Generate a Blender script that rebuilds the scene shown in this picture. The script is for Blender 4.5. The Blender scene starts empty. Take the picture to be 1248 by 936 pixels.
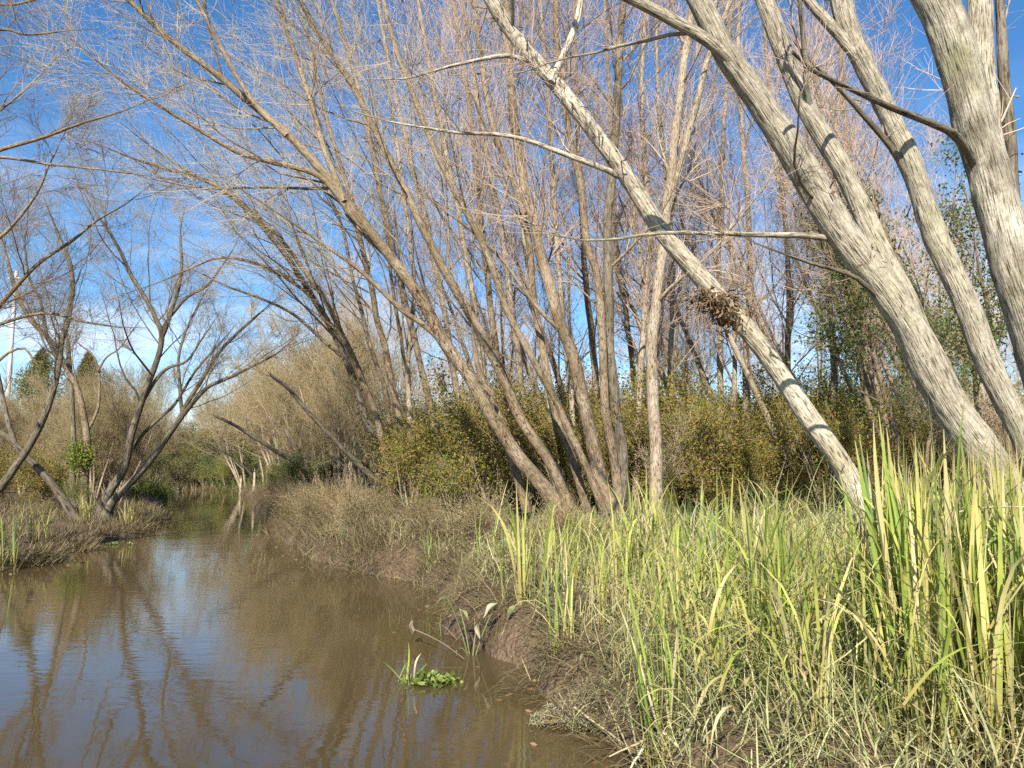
import bpy, math
import numpy as np
from mathutils import Vector

# ------------------------------------------------------------------ camera, world, sun, exposure
W, H, F, HOR, CAMZ = 1248.0, 936.0, 943.0, 570.0, 1.7
PITCH = math.atan((HOR - H / 2) / F)
scene = bpy.context.scene
col = scene.collection
cam_d = bpy.data.cameras.new('camera'); cam = bpy.data.objects.new('camera', cam_d); col.objects.link(cam)
cam_d.sensor_width = 36.0; cam_d.lens = 36.0 * F / W; cam_d.clip_start = 0.05; cam_d.clip_end = 3000
cam.location = (0, 0, CAMZ); cam.rotation_euler = (math.pi / 2 + PITCH, 0, 0)
scene.camera = cam

SUN_EL, SUN_AZ = math.radians(37), math.radians(180 + 11)      # behind the camera, to its left
sun_vec = Vector((math.sin(SUN_AZ) * math.cos(SUN_EL), math.cos(SUN_AZ) * math.cos(SUN_EL), math.sin(SUN_EL)))
world = bpy.data.worlds.new('World'); scene.world = world; world.use_nodes = True
nt = world.node_tree; nt.nodes.clear()
wo = nt.nodes.new('ShaderNodeOutputWorld'); bg = nt.nodes.new('ShaderNodeBackground')
sky = nt.nodes.new('ShaderNodeTexSky'); sky.sky_type = 'NISHITA'; sky.sun_disc = False
sky.sun_elevation = SUN_EL; sky.sun_rotation = SUN_AZ
sky.altitude = 0; sky.air_density = 1.0; sky.dust_density = 0.2; sky.ozone_density = 4.0
tc = nt.nodes.new('ShaderNodeTexCoord'); mp = nt.nodes.new('ShaderNodeMapping'); mp.inputs['Scale'].default_value = (1.6, 1.6, 9.0)
cn = nt.nodes.new('ShaderNodeTexNoise'); cn.inputs['Scale'].default_value = 1.7; cn.inputs['Detail'].default_value = 6; cn.inputs['Roughness'].default_value = 0.62
cr = nt.nodes.new('ShaderNodeValToRGB'); cr.color_ramp.elements[0].position = 0.44; cr.color_ramp.elements[1].position = 0.72
sx = nt.nodes.new('ShaderNodeSeparateXYZ'); er = nt.nodes.new('ShaderNodeMapRange')
er.inputs['From Min'].default_value = 0.42; er.inputs['From Max'].default_value = 0.12; er.inputs['To Min'].default_value = 0.0; er.inputs['To Max'].default_value = 0.75
cm = nt.nodes.new('ShaderNodeMath'); cm.operation = 'MULTIPLY'
mx = nt.nodes.new('ShaderNodeMix'); mx.data_type = 'RGBA'; mx.inputs['B'].default_value = (7.4, 7.8, 8.2, 1)
L = nt.links
L.new(tc.outputs['Generated'], mp.inputs['Vector']); L.new(mp.outputs['Vector'], cn.inputs['Vector'])
L.new(cn.outputs['Fac'], cr.inputs['Fac']); L.new(tc.outputs['Generated'], sx.inputs['Vector']); L.new(sx.outputs['Z'], er.inputs['Value'])
L.new(cr.outputs['Color'], cm.inputs[0]); L.new(er.outputs['Result'], cm.inputs[1]); L.new(cm.outputs['Value'], mx.inputs['Factor'])
hs = nt.nodes.new('ShaderNodeHueSaturation'); hs.inputs['Saturation'].default_value = 1.22; L.new(sky.outputs['Color'], hs.inputs['Color']); L.new(hs.outputs['Color'], mx.inputs['A']); L.new(mx.outputs['Result'], bg.inputs['Color']); L.new(bg.outputs['Background'], wo.inputs['Surface'])
bg.inputs['Strength'].default_value = 0.088
sd = bpy.data.lights.new('sun', 'SUN'); sd.energy = 5.0; sd.angle = math.radians(0.53); sd.color = (1.0, 0.92, 0.78)
so = bpy.data.objects.new('sun', sd); col.objects.link(so); so.rotation_euler = sun_vec.to_track_quat('Z', 'Y').to_euler(); so.location = (-20, -30, 40)
scene.view_settings.view_transform = 'Standard'; scene.view_settings.look = 'None'
scene.view_settings.exposure = 1.08; scene.view_settings.gamma = 1.0
scene.render.engine = 'CYCLES'
scene.cycles.max_bounces = 5; scene.cycles.diffuse_bounces = 2; scene.cycles.glossy_bounces = 2; scene.cycles.transmission_bounces = 3
scene.cycles.use_denoising = False
scene.cycles.adaptive_threshold = 0.02
scene.cycles.sample_clamp_indirect = 4.0
scene.cycles.debug_use_spatial_splits = True

# ------------------------------------------------------------------ helpers
rng = np.random.default_rng(11)
def nrm(v): return v / np.maximum(np.linalg.norm(v, axis=-1, keepdims=True), 1e-9)
FWD = np.array([0, math.cos(PITCH), math.sin(PITCH)]); UPV = np.array([0, -math.sin(PITCH), math.cos(PITCH)])
def at(px, py, Y):
    d = FWD + UPV * ((H / 2 - py) / F) + np.array([(px - W / 2) / F, 0, 0])
    return np.array([0, 0, CAMZ]) + d * (Y / d[1])
def px_radius(w, Y): return 0.5 * w * Y / F

class Geo:
    def __init__(s): s.v = []; s.q = []; s.uv = []; s.m = []; s.n = 0
    def add(s, v, q, uv, mi=0):
        s.v.append(v.reshape(-1, 3)); s.q.append(q.reshape(-1, 4) + s.n); s.uv.append(uv.reshape(-1, 2))
        s.m.append(np.full(q.reshape(-1, 4).shape[0], mi, np.int32)); s.n += v.reshape(-1, 3).shape[0]; return s
    def mesh(s, name, mats, offset=(0, 0, 0), smooth=True):
        v = np.concatenate(s.v) - np.asarray(offset); q = np.concatenate(s.q).astype(np.int32); uv = np.concatenate(s.uv); m = np.concatenate(s.m)
        me = bpy.data.meshes.new(name); nq = len(q)
        me.vertices.add(len(v)); me.vertices.foreach_set('co', v.astype(np.float32).ravel())
        me.loops.add(nq * 4); me.loops.foreach_set('vertex_index', q.ravel())
        me.polygons.add(nq); me.polygons.foreach_set('loop_start', np.arange(0, nq * 4, 4, dtype=np.int32))
        me.polygons.foreach_set('material_index', m); me.polygons.foreach_set('use_smooth', np.full(nq, smooth))
        ul = me.uv_layers.new(name='uv'); ul.data.foreach_set('uv', uv.astype(np.float32).ravel())
        for mt in (mats if isinstance(mats, (list, tuple)) else [mats]): me.materials.append(mt)
        me.update(calc_edges=True); return me

def link(name, me, parent=None, loc=None):
    o = bpy.data.objects.new(name, me); col.objects.link(o)
    if parent is not None: o.parent = parent
    if loc is not None: o.location = loc
    return o
def tag(o, label=None, cat=None, group=None, kind=None):
    if label: o['label'] = label
    if cat: o['category'] = cat
    if group: o['group'] = group
    if kind: o['kind'] = kind
    return o
def thing(name, loc, label, cat, group=None):
    return tag(link(name, None, None, tuple(float(a) for a in loc)), label, cat, group)

def grid_noise(a, v, na, dv):
    k = int(v.max() / dv) + 3; G = rng.random((k, na)); fa = a / (2 * math.pi) * na; fv = v / dv; ia = np.floor(fa).astype(int); iv = np.floor(fv).astype(int)
    ta = fa - ia; tv = fv - iv; ta = ta * ta * (3 - 2 * ta); tv = tv * tv * (3 - 2 * tv); A = lambda i, j: G[np.ix_(i, j % na)]
    return (A(iv, ia) * (1 - ta)[None] + A(iv, ia + 1) * ta[None]) * (1 - tv)[:, None] + (A(iv + 1, ia) * (1 - ta)[None] + A(iv + 1, ia + 1) * ta[None]) * tv[:, None]
def tubes(g, P, R, sides, mi=0, lump=0.0, cap=False, ridge=0.0):
    """P (n,k,3) R (n,k): tapered round tubes; uv in metres round and along"""
    n, k, _ = P.shape
    T = nrm(np.gradient(P, axis=1)); mt = np.abs(T.mean(1)); ax = np.eye(3)[np.argmin(mt, 1)]
    N = nrm(np.cross(T, ax[:, None, :])); B = np.cross(T, N)
    a = np.arange(sides) * 2 * math.pi / sides
    rr = R[:, :, None] * np.ones(sides)
    Ls = np.concatenate([np.zeros((n, 1)), np.cumsum(np.linalg.norm(np.diff(P, axis=1), axis=2), 1)], 1)
    if lump:
        f = np.zeros((n, k, sides))
        for m in range(1, 6):
            ph = rng.uniform(0, 6.28, (n, 1, 1)); fr = rng.uniform(0.6, 3.5, (n, 1, 1)) ; na = rng.integers(1, 5)
            f += np.sin(na * a + fr * Ls[:, :, None] + ph) / m ** 0.5
        rr = rr * (1 + lump * f / 2)
    if ridge:
        gn = grid_noise(a, Ls[0], 30, .16) * .6 + grid_noise(a, Ls[0], 55, .10) * .4; big = grid_noise(a, Ls[0], 5, .45)
        rr = rr + ridge * ((gn - .5) + 1.6 * (big - .5))[None] * np.clip(R / .15, .3, 1)[:, :, None]
    v = P[:, :, None, :] + rr[..., None] * (np.cos(a)[:, None] * N[:, :, None, :] + np.sin(a)[:, None] * B[:, :, None, :])
    idx = np.arange(n * k * sides).reshape(n, k, sides); nx = np.roll(idx, -1, 2)
    q = np.stack([idx[:, :-1], nx[:, :-1], nx[:, 1:], idx[:, 1:]], -1)
    circ = 2 * math.pi * R.mean(1)[:, None, None]; off = rng.uniform(0, 50, (n, 1, 1))
    u0 = (np.arange(sides) / sides)[None, None] * circ + off + np.zeros((n, k - 1, 1)); u1 = u0 + circ / sides
    v0 = (Ls[:, :-1, None] + off) + np.zeros((1, 1, sides)); v1 = (Ls[:, 1:, None] + off) + np.zeros((1, 1, sides))
    uv = np.stack([np.stack([u0, v0], -1), np.stack([u1, v0], -1), np.stack([u1, v1], -1), np.stack([u0, v1], -1)], -2)
    g.add(v, q, uv, mi)
    if cap:   # close the ends with a small inset fan of quads
        for end in (0, k - 1):
            c = P[:, end][:, None] + (v[:, end] - P[:, end][:, None]) * 0.02
            vv = np.concatenate([v[:, end], c], 1); ii = np.arange(n * 2 * sides).reshape(n, 2, sides); jj = np.roll(ii, -1, 2)
            qq = np.stack([ii[:, 0], jj[:, 0], jj[:, 1], ii[:, 1]], -1)
            g.add(vv, qq, np.tile(np.array([[0, 0], [.02, 0], [.02, .02], [0, .02]]), (n * sides, 1)), mi)

def spawn(P, R, counts, t0, t1, ang, lens, k, up=0.1, wob=0.15, rratio=0.6, rend=0.25, rmin=0.003, drift=None, pw=1.0, falloff=0.55):
    n, kp, _ = P.shape
    counts = np.broadcast_to(np.asarray(counts), (n,)).astype(int); idx = np.repeat(np.arange(n), counts); m = len(idx)
    t0 = np.broadcast_to(np.asarray(t0, float), (n,))[idx]
    t = t0 + (t1 - t0) * rng.random(m) ** pw; f = t * (kp - 1.001); i = f.astype(int); fr = (f - i)[:, None]
    pos = P[idx, i] * (1 - fr) + P[idx, i + 1] * fr; tan = nrm(P[idx, i + 1] - P[idx, i]); r0 = R[idx, i] * (1 - fr[:, 0]) + R[idx, i + 1] * fr[:, 0]
    rv = rng.normal(size=(m, 3)); perp = nrm(rv - (rv * tan).sum(1, keepdims=True) * tan)
    a = rng.uniform(ang[0], ang[1], m)[:, None]; d = nrm(np.cos(a) * tan + np.sin(a) * perp)
    pl = np.linalg.norm(np.diff(P, axis=1), axis=2).sum(1)[idx]
    Ln = rng.uniform(lens[0], lens[1], m) * pl * (1 - falloff * t) if lens[1] <= 1.0 else rng.uniform(lens[0] - 1, lens[1] - 1, m)
    ra = np.maximum(np.minimum(r0 * rratio * rng.uniform(0.6, 1.05, m), r0 * 0.9), rmin)
    out = np.zeros((m, k, 3)); out[:, 0] = pos
    upv = np.array([0, 0, 1.0])
    for j in range(1, k):
        d = d + upv * up + rng.normal(size=(m, 3)) * wob
        if drift is not None: d = d + np.asarray(drift)
        d = nrm(d); out[:, j] = out[:, j - 1] + d * (Ln / (k - 1))[:, None]
    s = np.linspace(0, 1, k)[None]
    return out, np.maximum(ra[:, None] * (1 - (1 - rend) * s), rmin * 0.6)

def blades(g, base, Ln, wd, az, tilt, bend, k=4, mi=0, droop=1.5, twist=0.6):
    n = len(base); s = np.linspace(0, 1, k); hz = np.stack([np.cos(az), np.sin(az), np.zeros(n)], 1)
    th = tilt[:, None] + bend[:, None] * s[None] ** droop; thm = 0.5 * (th[:, 1:] + th[:, :-1]); dl = (Ln / (k - 1))[:, None]
    rad = np.concatenate([np.zeros((n, 1)), np.cumsum(np.sin(thm) * dl, 1)], 1); zz = np.concatenate([np.zeros((n, 1)), np.cumsum(np.cos(thm) * dl, 1)], 1)
    P = base[:, None] + hz[:, None] * rad[..., None]; P[..., 2] += zz
    tw = az + math.pi / 2 + rng.normal(size=n) * twist; sd = np.stack([np.cos(tw), np.sin(tw), np.zeros(n)], 1)
    ww = wd[:, None] * (0.75 + 0.6 * s - 1.3 * s ** 3)[None]
    v = np.stack([P - sd[:, None] * ww[..., None] / 2, P + sd[:, None] * ww[..., None] / 2], 2)
    ii = np.arange(n * k * 2).reshape(n, k, 2); q = np.stack([ii[:, :-1, 0], ii[:, :-1, 1], ii[:, 1:, 1], ii[:, 1:, 0]], -1)
    r = rng.random(n)[:, None] + np.zeros((1, k - 1)); a = s[None, :-1] + np.zeros((n, 1)); b = s[None, 1:] + np.zeros((n, 1))
    uv = np.stack([np.stack([r, a], -1), np.stack([r, a], -1), np.stack([r, b], -1), np.stack([r, b], -1)], -2)
    g.add(v, q, uv, mi)

def leaf_cards(g, pos, Ln, wd, mi=0, down=0.0, flat=0.0):
    n = len(pos); d = rng.normal(size=(n, 3)); d[:, 2] = d[:, 2] * (1 - flat) - down; d = nrm(d)
    r = rng.normal(size=(n, 3)); r[:, 2] *= (1 - flat); s = nrm(np.cross(d, r)); nn = np.cross(d, s); Lc = Ln[:, None]; wc = wd[:, None]
    mid = pos + d * Lc * 0.45 + nn * Lc * 0.08
    v = np.stack([pos, mid + s * wc / 2, pos + d * Lc, mid - s * wc / 2], 1)
    q = np.arange(n * 4).reshape(n, 4); u = rng.random(n)
    uv = np.stack([np.stack([u, np.zeros(n)], -1), np.stack([u, np.full(n, .5)], -1), np.stack([u, np.ones(n)], -1), np.stack([u, np.full(n, .5)], -1)], 1)
    g.add(v, q, uv, mi)

def catmull(p, ds):
    p = np.asarray(p, float); p = np.vstack([2 * p[0] - p[1], p, 2 * p[-1] - p[-2]]); out = []
    for i in range(1, len(p) - 2):
        m = max(2, int(np.linalg.norm(p[i + 1][:3] - p[i][:3]) / ds)); t = (np.arange(m) / m)[:, None]
        a, b, c, d = p[i - 1], p[i], p[i + 1], p[i + 2]
        out.append(0.5 * (2 * b + (c - a) * t + (2 * a - 5 * b + 4 * c - d) * t ** 2 + (3 * b - a - 3 * c + d) * t ** 3))
    return np.vstack(out + [p[-2:-1]])
def resample(p, k):
    L_ = np.concatenate([[0], np.cumsum(np.linalg.norm(np.diff(p[:, :3], axis=0), axis=1))]); x = np.linspace(0, L_[-1], k)
    return np.stack([np.interp(x, L_, p[:, c]) for c in range(p.shape[1])], 1)

# ------------------------------------------------------------------ materials
def mat(name):
    m = bpy.data.materials.new(name); m.use_nodes = True; t = m.node_tree; t.nodes.clear(); return m, t
def N(t, kind, **kw):
    n = t.nodes.new('ShaderNode' + kind)
    for a, b in kw.items():
        if a.startswith('i_'): n.inputs[a[2:].replace('_', ' ')].default_value = b
        else: setattr(n, a, b)
    return n
def ramp(t, fac, stops):
    r = N(t, 'ValToRGB'); e = r.color_ramp.elements
    while len(e) < len(stops): e.new(0.5)
    for el, (p, c) in zip(e, stops): el.position = p; el.color = (*c, 1)
    t.links.new(fac, r.inputs['Fac']); return r.outputs['Color']
def mixc(t, fac, a, b, mode='MIX'):
    m = N(t, 'Mix', data_type='RGBA', blend_type=mode)
    for sock, val in (('Factor', fac), ('A', a), ('B', b)):
        s = m.inputs[sock]
        if hasattr(val, 'is_linked') or hasattr(val, 'links'): t.links.new(val, s)
        elif isinstance(val, tuple): s.default_value = (*val, 1)
        else: s.default_value = val
    return m.outputs['Result']
def finish(t, shader):
    o = N(t, 'OutputMaterial'); t.links.new(shader, o.inputs['Surface'])

def bark_mat(name, dark, mid, light, pale, su=16.0, sv=2.4, bump=0.8, patch=1.3, pale_amt=0.55):
    m, t = mat(name); k = t.links
    uv = N(t, 'UVMap', uv_map='uv'); mp_ = N(t, 'Mapping'); mp_.inputs['Scale'].default_value = (su, sv, 1); k.new(uv.outputs[0], mp_.inputs[0])
    n1 = N(t, 'TexNoise', i_Scale=1.0, i_Detail=7.0, i_Roughness=0.65); n1.inputs['Distortion'].default_value = 0.15; k.new(mp_.outputs[0], n1.inputs['Vector'])
    c1 = ramp(t, n1.outputs['Fac'], [(0.3, dark), (0.45, mid), (0.62, light)])
    tc_ = N(t, 'TexCoord'); n2 = N(t, 'TexNoise', i_Scale=patch, i_Detail=5.0, i_Roughness=0.6); k.new(tc_.outputs['Object'], n2.inputs['Vector'])
    f2 = ramp(t, n2.outputs['Fac'], [(0.45, (0, 0, 0)), (0.62, (pale_amt,) * 3)])
    n3 = N(t, 'TexNoise', i_Scale=30.0, i_Detail=4.0); k.new(tc_.outputs['Object'], n3.inputs['Vector'])
    c2 = mixc(t, f2, c1, pale); c3 = mixc(t, 0.28, c2, ramp(t, n3.outputs['Fac'], [(0.35, (.25, .23, .2)), (0.6, (1, 1, 1))]), 'MULTIPLY')
    n5 = N(t, 'TexNoise', i_Scale=2.3, i_Detail=6.0, i_Roughness=0.7); n5.inputs['Distortion'].default_value = 0.8; k.new(tc_.outputs['Object'], n5.inputs['Vector'])
    c3 = mixc(t, ramp(t, n5.outputs['Fac'], [(0.52, (0, 0, 0)), (0.66, (.62,) * 3)]), c3, tuple(.55 * a + .45 * b for a, b in zip(dark, mid)))
    n6 = N(t, 'TexNoise', i_Scale=1.1, i_Detail=5.0); k.new(tc_.outputs['Object'], n6.inputs['Vector']); c3 = mixc(t, ramp(t, n6.outputs['Fac'], [(0.55, (0, 0, 0)), (0.7, (.45,) * 3)]), c3, (mid[0] * .8, mid[1] * .9, mid[2] * .55))
    mp2 = N(t, 'Mapping'); mp2.inputs['Scale'].default_value = (su * 2.2, sv * 1.6, 1); k.new(uv.outputs[0], mp2.inputs[0])
    n4 = N(t, 'TexNoise', i_Scale=1.0, i_Detail=5.0); k.new(mp2.outputs[0], n4.inputs['Vector'])
    crack = ramp(t, n4.outputs['Fac'], [(0.37, (.16, .14, .11)), (0.46, (1, 1, 1))])
    c4 = mixc(t, 0.8, c3, crack, 'MULTIPLY')
    b = N(t, 'Bump', i_Strength=bump, i_Distance=0.03); mm = N(t, 'Math', operation='ADD'); k.new(n1.outputs['Fac'], mm.inputs[0]); k.new(n4.outputs['Fac'], mm.inputs[1]); k.new(mm.outputs[0], b.inputs['Height'])
    p = N(t, 'BsdfPrincipled', i_Roughness=0.9); p.inputs['Specular IOR Level'].default_value = 0.15
    k.new(c4, p.inputs['Base Color']); k.new(b.outputs[0], p.inputs['Normal']); finish(t, p.outputs[0]); return m

def twig_mat(name, a, b):
    m, t = mat(name); k = t.links
    oi = N(t, 'ObjectInfo'); uv = N(t, 'UVMap', uv_map='uv'); n = N(t, 'TexNoise', i_Scale=0.7, i_Detail=3.0); k.new(uv.outputs[0], n.inputs['Vector'])
    ad = N(t, 'Math', operation='ADD'); k.new(oi.outputs['Random'], ad.inputs[0]); k.new(n.outputs['Fac'], ad.inputs[1]); hf = N(t, 'Math', operation='MULTIPLY'); hf.inputs[1].default_value = 0.5; k.new(ad.outputs[0], hf.inputs[0])
    c = ramp(t, hf.outputs[0], [(0.2, a), (0.8, b)])
    p = N(t, 'BsdfDiffuse'); k.new(c, p.inputs['Color']); finish(t, p.outputs[0]); return m

def leaf_mat(name, stops, along=None, transl=0.35, obj_random=False, gloss=0.1, grain=0.25):
    """colour by a random number per leaf (uv.x or object random), changed along the leaf by uv.y"""
    m, t = mat(name); k = t.links
    uv = N(t, 'UVMap', uv_map='uv'); sp = N(t, 'SeparateXYZ'); k.new(uv.outputs[0], sp.inputs[0])
    src = N(t, 'ObjectInfo').outputs['Random'] if obj_random else sp.outputs[0]
    c = ramp(t, src, stops)
    if along:
        f = ramp(t, sp.outputs[1], [(along[1], (1, 1, 1)), (along[2], (0, 0, 0))]); c = mixc(t, f, c, along[0])
        if len(along) > 3:
            f2 = ramp(t, sp.outputs[1], [(along[4], (0, 0, 0)), (1.0, (0.8,) * 3)]); c = mixc(t, f2, c, along[3])
    tc_ = N(t, 'TexCoord'); n = N(t, 'TexNoise', i_Scale=9.0, i_Detail=4.0); k.new(tc_.outputs['Object'], n.inputs['Vector'])
    c = mixc(t, grain, c, ramp(t, n.outputs['Fac'], [(0.35, (.35, .3, .22)), (0.6, (1, 1, 1))]), 'MULTIPLY')
    if gloss >= .3:
        d = N(t, 'BsdfPrincipled', i_Roughness=0.5); d.inputs['Specular IOR Level'].default_value = gloss; k.new(c, d.inputs['Base Color'])
    else:
        d = N(t, 'BsdfDiffuse'); k.new(c, d.inputs['Color'])
    tr = N(t, 'BsdfTranslucent'); k.new(c, tr.inputs['Color']); ms = N(t, 'MixShader', i_Fac=transl)
    k.new(d.outputs[0], ms.inputs[1]); k.new(tr.outputs[0], ms.inputs[2]); finish(t, ms.outputs[0]); return m

M = {}
M['bark_big'] = bark_mat('bark_big', (.115, .097, .07), (.305, .27, .205), (.46, .415, .325), (.60, .555, .45), 44, 4.0, 0.85, 1.1, 0.5)
M['bark_grey'] = bark_mat('bark_grey', (.10, .085, .06), (.24, .215, .16), (.41, .375, .295), (.64, .60, .50), 34, 2.6, 1.0, 1.6, 0.6)
M['bark_pale'] = bark_mat('bark_pale', (.145, .118, .082), (.365, .32, .245), (.53, .475, .375), (.67, .62, .51), 26, 4.5, 0.8, 1.5, 0.5)
M['bark_brown'] = bark_mat('bark_brown', (.07, .05, .033), (.185, .135, .088), (.31, .24, .16), (.43, .36, .265), 30, 5, 0.9, 0.9, 0.5)
M['bark_dark'] = bark_mat('bark_dark', (.055, .044, .032), (.125, .104, .077), (.205, .175, .13), (.29, .255, .2), 18, 2.6, 0.9, 0.9, 0.4)
M['bark_back'] = bark_mat('bark_back', (.11, .085, .06), (.27, .215, .155), (.41, .34, .26), (.52, .46, .37), 22, 5, 0.7, 0.8, 0.5)
M['twig_pale'] = twig_mat('twig_pale', (.37, .28, .21), (.56, .47, .37))
M['twig_tan'] = twig_mat('twig_tan', (.33, .265, .175), (.53, .455, .32))
M['twig_pink'] = twig_mat('twig_pink', (.40, .285, .215), (.57, .465, .37))
M['twig_dark'] = twig_mat('twig_dark', (.17, .135, .10), (.32, .265, .19))
M['twig_olive'] = twig_mat('twig_olive', (.21, .165, .085), (.37, .30, .175))
M['dead_leaf'] = leaf_mat('dead_leaf', [(0, (.13, .055, .03)), (.5, (.20, .10, .05)), (1, (.30, .18, .10))], transl=0.25)
M['vine'] = leaf_mat('vine', [(0, (.11, .065, .035)), (.5, (.19, .125, .07)), (1, (.30, .22, .14))], transl=0.15)
M['leaf_olive'] = leaf_mat('leaf_olive', [(0, (.12, .13, .03)), (.45, (.23, .23, .045)), (.75, (.32, .26, .07)), (1, (.30, .16, .06))], transl=0.35)
M['leaf_green'] = leaf_mat('leaf_green', [(0, (.04, .08, .018)), (.6, (.08, .14, .03)), (1, (.18, .22, .05))], transl=0.3, gloss=0.35)
M['leaf_bright'] = leaf_mat('leaf_bright', [(0, (.11, .17, .03)), (.6, (.20, .25, .05)), (1, (.33, .31, .08))], transl=0.4)
M['leaf_dark'] = leaf_mat('leaf_dark', [(0, (.015, .03, .012)), (.6, (.03, .05, .018)), (1, (.06, .075, .03))], transl=0.2, gloss=0.25)
M['needle'] = leaf_mat('needle', [(0, (.08, .09, .025)), (.6, (.14, .15, .04)), (1, (.21, .19, .06))], transl=0.15)
M['reed'] = leaf_mat('reed', [(0, (.22, .33, .06)), (.35, (.34, .44, .09)), (.6, (.18, .28, .10)), (.78, (.46, .47, .14)), (.9, (.60, .54, .28)), (1, (.68, .62, .44))],
                     along=((.46, .40, .10), 0.04, 0.42, (.50, .44, .2), 0.86), transl=0.38, obj_random=True, gloss=0.3, grain=0.12)
M['reed_stuff'] = leaf_mat('reed_stuff', [(0, (.18, .26, .05)), (.3, (.36, .42, .09)), (.6, (.48, .49, .14)), (.8, (.56, .50, .22)), (1, (.62, .55, .35))],
                           along=((.38, .31, .12), 0.05, 0.45, (.42, .33, .16), 0.8), transl=0.35, gloss=0.2)
M['grass'] = leaf_mat('grass', [(0, (.06, .11, .025)), (.5, (.11, .16, .04)), (1, (.24, .24, .09))], transl=0.35)
M['dry_grass'] = leaf_mat('dry_grass', [(0, (.13, .10, .058)), (.35, (.21, .165, .095)), (.7, (.31, .25, .155)), (1, (.17, .175, .075))], transl=0.25)
M['dusty'] = leaf_mat('dusty', [(0, (.16, .19, .075)), (.35, (.33, .35, .16)), (.7, (.52, .50, .28)), (1, (.34, .27, .14))], transl=0.25)
M['dust_herb'] = leaf_mat('dust_herb', [(0, (.14, .13, .075)), (.5, (.29, .265, .165)), (1, (.44, .40, .27))], transl=0.2)
M['straw'] = leaf_mat('straw', [(0, (.42, .36, .22)), (.5, (.52, .46, .29)), (1, (.62, .57, .42))], transl=0.1, obj_random=True)
M['broad'] = leaf_mat('broad', [(0, (.12, .16, .06)), (.4, (.22, .25, .11)), (.7, (.36, .35, .22)), (1, (.44, .40, .28))], transl=0.3, obj_random=True, gloss=0.3)
M['float_leaf'] = leaf_mat('float_leaf', [(0, (.07, .12, .025)), (.6, (.15, .22, .04)), (1, (.36, .37, .10))], transl=0.35, gloss=0.4)

def ground_mat():
    m, t = mat('soil'); k = t.links; g = N(t, 'NewGeometry')
    n1 = N(t, 'TexNoise', i_Scale=1.1, i_Detail=8.0, i_Roughness=0.65); k.new(g.outputs['Position'], n1.inputs['Vector'])
    c = ramp(t, n1.outputs['Fac'], [(0.3, (.06, .042, .026)), (0.5, (.115, .08, .05)), (0.7, (.19, .145, .095))])
    n2 = N(t, 'TexNoise', i_Scale=22.0, i_Detail=6.0); k.new(g.outputs['Position'], n2.inputs['Vector'])
    c = mixc(t, 0.6, c, ramp(t, n2.outputs['Fac'], [(0.35, (.35, .3, .26)), (0.62, (1.1, 1.05, .95))]), 'MULTIPLY')
    b = N(t, 'Bump', i_Strength=0.9, i_Distance=0.05); k.new(n2.outputs['Fac'], b.inputs['Height'])
    p = N(t, 'BsdfPrincipled', i_Roughness=0.85); p.inputs['Specular IOR Level'].default_value = 0.3
    sz_ = N(t, 'SeparateXYZ'); k.new(g.outputs['Position'], sz_.inputs[0]); zz_ = N(t, 'Math', operation='MULTIPLY_ADD'); zz_.inputs[1].default_value = .25; k.new(n2.outputs['Fac'], zz_.inputs[0]); k.new(sz_.outputs[2], zz_.inputs[2])
    wet = N(t, 'MapRange'); wet.inputs['From Min'].default_value = .16; wet.inputs['From Max'].default_value = .34; wet.inputs['To Min'].default_value = .5; wet.inputs['To Max'].default_value = .88; k.new(zz_.outputs[0], wet.inputs['Value']); k.new(wet.outputs[0], p.inputs['Roughness'])
    k.new(c, p.inputs['Base Color']); k.new(b.outputs[0], p.inputs['Normal']); finish(t, p.outputs[0]); return m
def water_mat():
    m, t = mat('river_water'); k = t.links; g = N(t, 'NewGeometry')
    mp_ = N(t, 'Mapping'); mp_.inputs['Scale'].default_value = (0.35, 1.0, 1); mp_.inputs['Rotation'].default_value = (0, 0, 0.06); k.new(g.outputs['Position'], mp_.inputs[0])
    n1 = N(t, 'TexNoise', i_Scale=9.0, i_Detail=3.0, i_Roughness=0.5); k.new(mp_.outputs[0], n1.inputs['Vector'])
    n2 = N(t, 'TexNoise', i_Scale=1.2, i_Detail=2.0); k.new(mp_.outputs[0], n2.inputs['Vector'])
    n3 = N(t, 'TexNoise', i_Scale=0.35, i_Detail=3.0); k.new(g.outputs['Position'], n3.inputs['Vector'])
    amp = N(t, 'MapRange'); amp.inputs['From Min'].default_value = 0.4; amp.inputs['From Max'].default_value = 0.62; amp.inputs['To Min'].default_value = 0.25; amp.inputs['To Max'].default_value = 1.0; k.new(n3.outputs['Fac'], amp.inputs['Value'])
    mu = N(t, 'Math', operation='MULTIPLY'); k.new(n1.outputs['Fac'], mu.inputs[0]); k.new(amp.outputs[0], mu.inputs[1])
    ma = N(t, 'Math', operation='MULTIPLY_ADD'); ma.inputs[1].default_value = 1.6; k.new(n2.outputs['Fac'], ma.inputs[0]); k.new(mu.outputs[0], ma.inputs[2])
    b = N(t, 'Bump', i_Strength=0.10, i_Distance=0.02); k.new(ma.outputs[0], b.inputs['Height'])
    c = ramp(t, n3.outputs['Fac'], [(0.3, (.056, .041, .018)), (0.7, (.082, .059, .028))])
    p = N(t, 'BsdfPrincipled', i_Roughness=0.02, i_IOR=1.34); k.new(c, p.inputs['Base Color']); k.new(b.outputs[0], p.inputs['Normal']); finish(t, p.outputs[0]); return m
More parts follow.
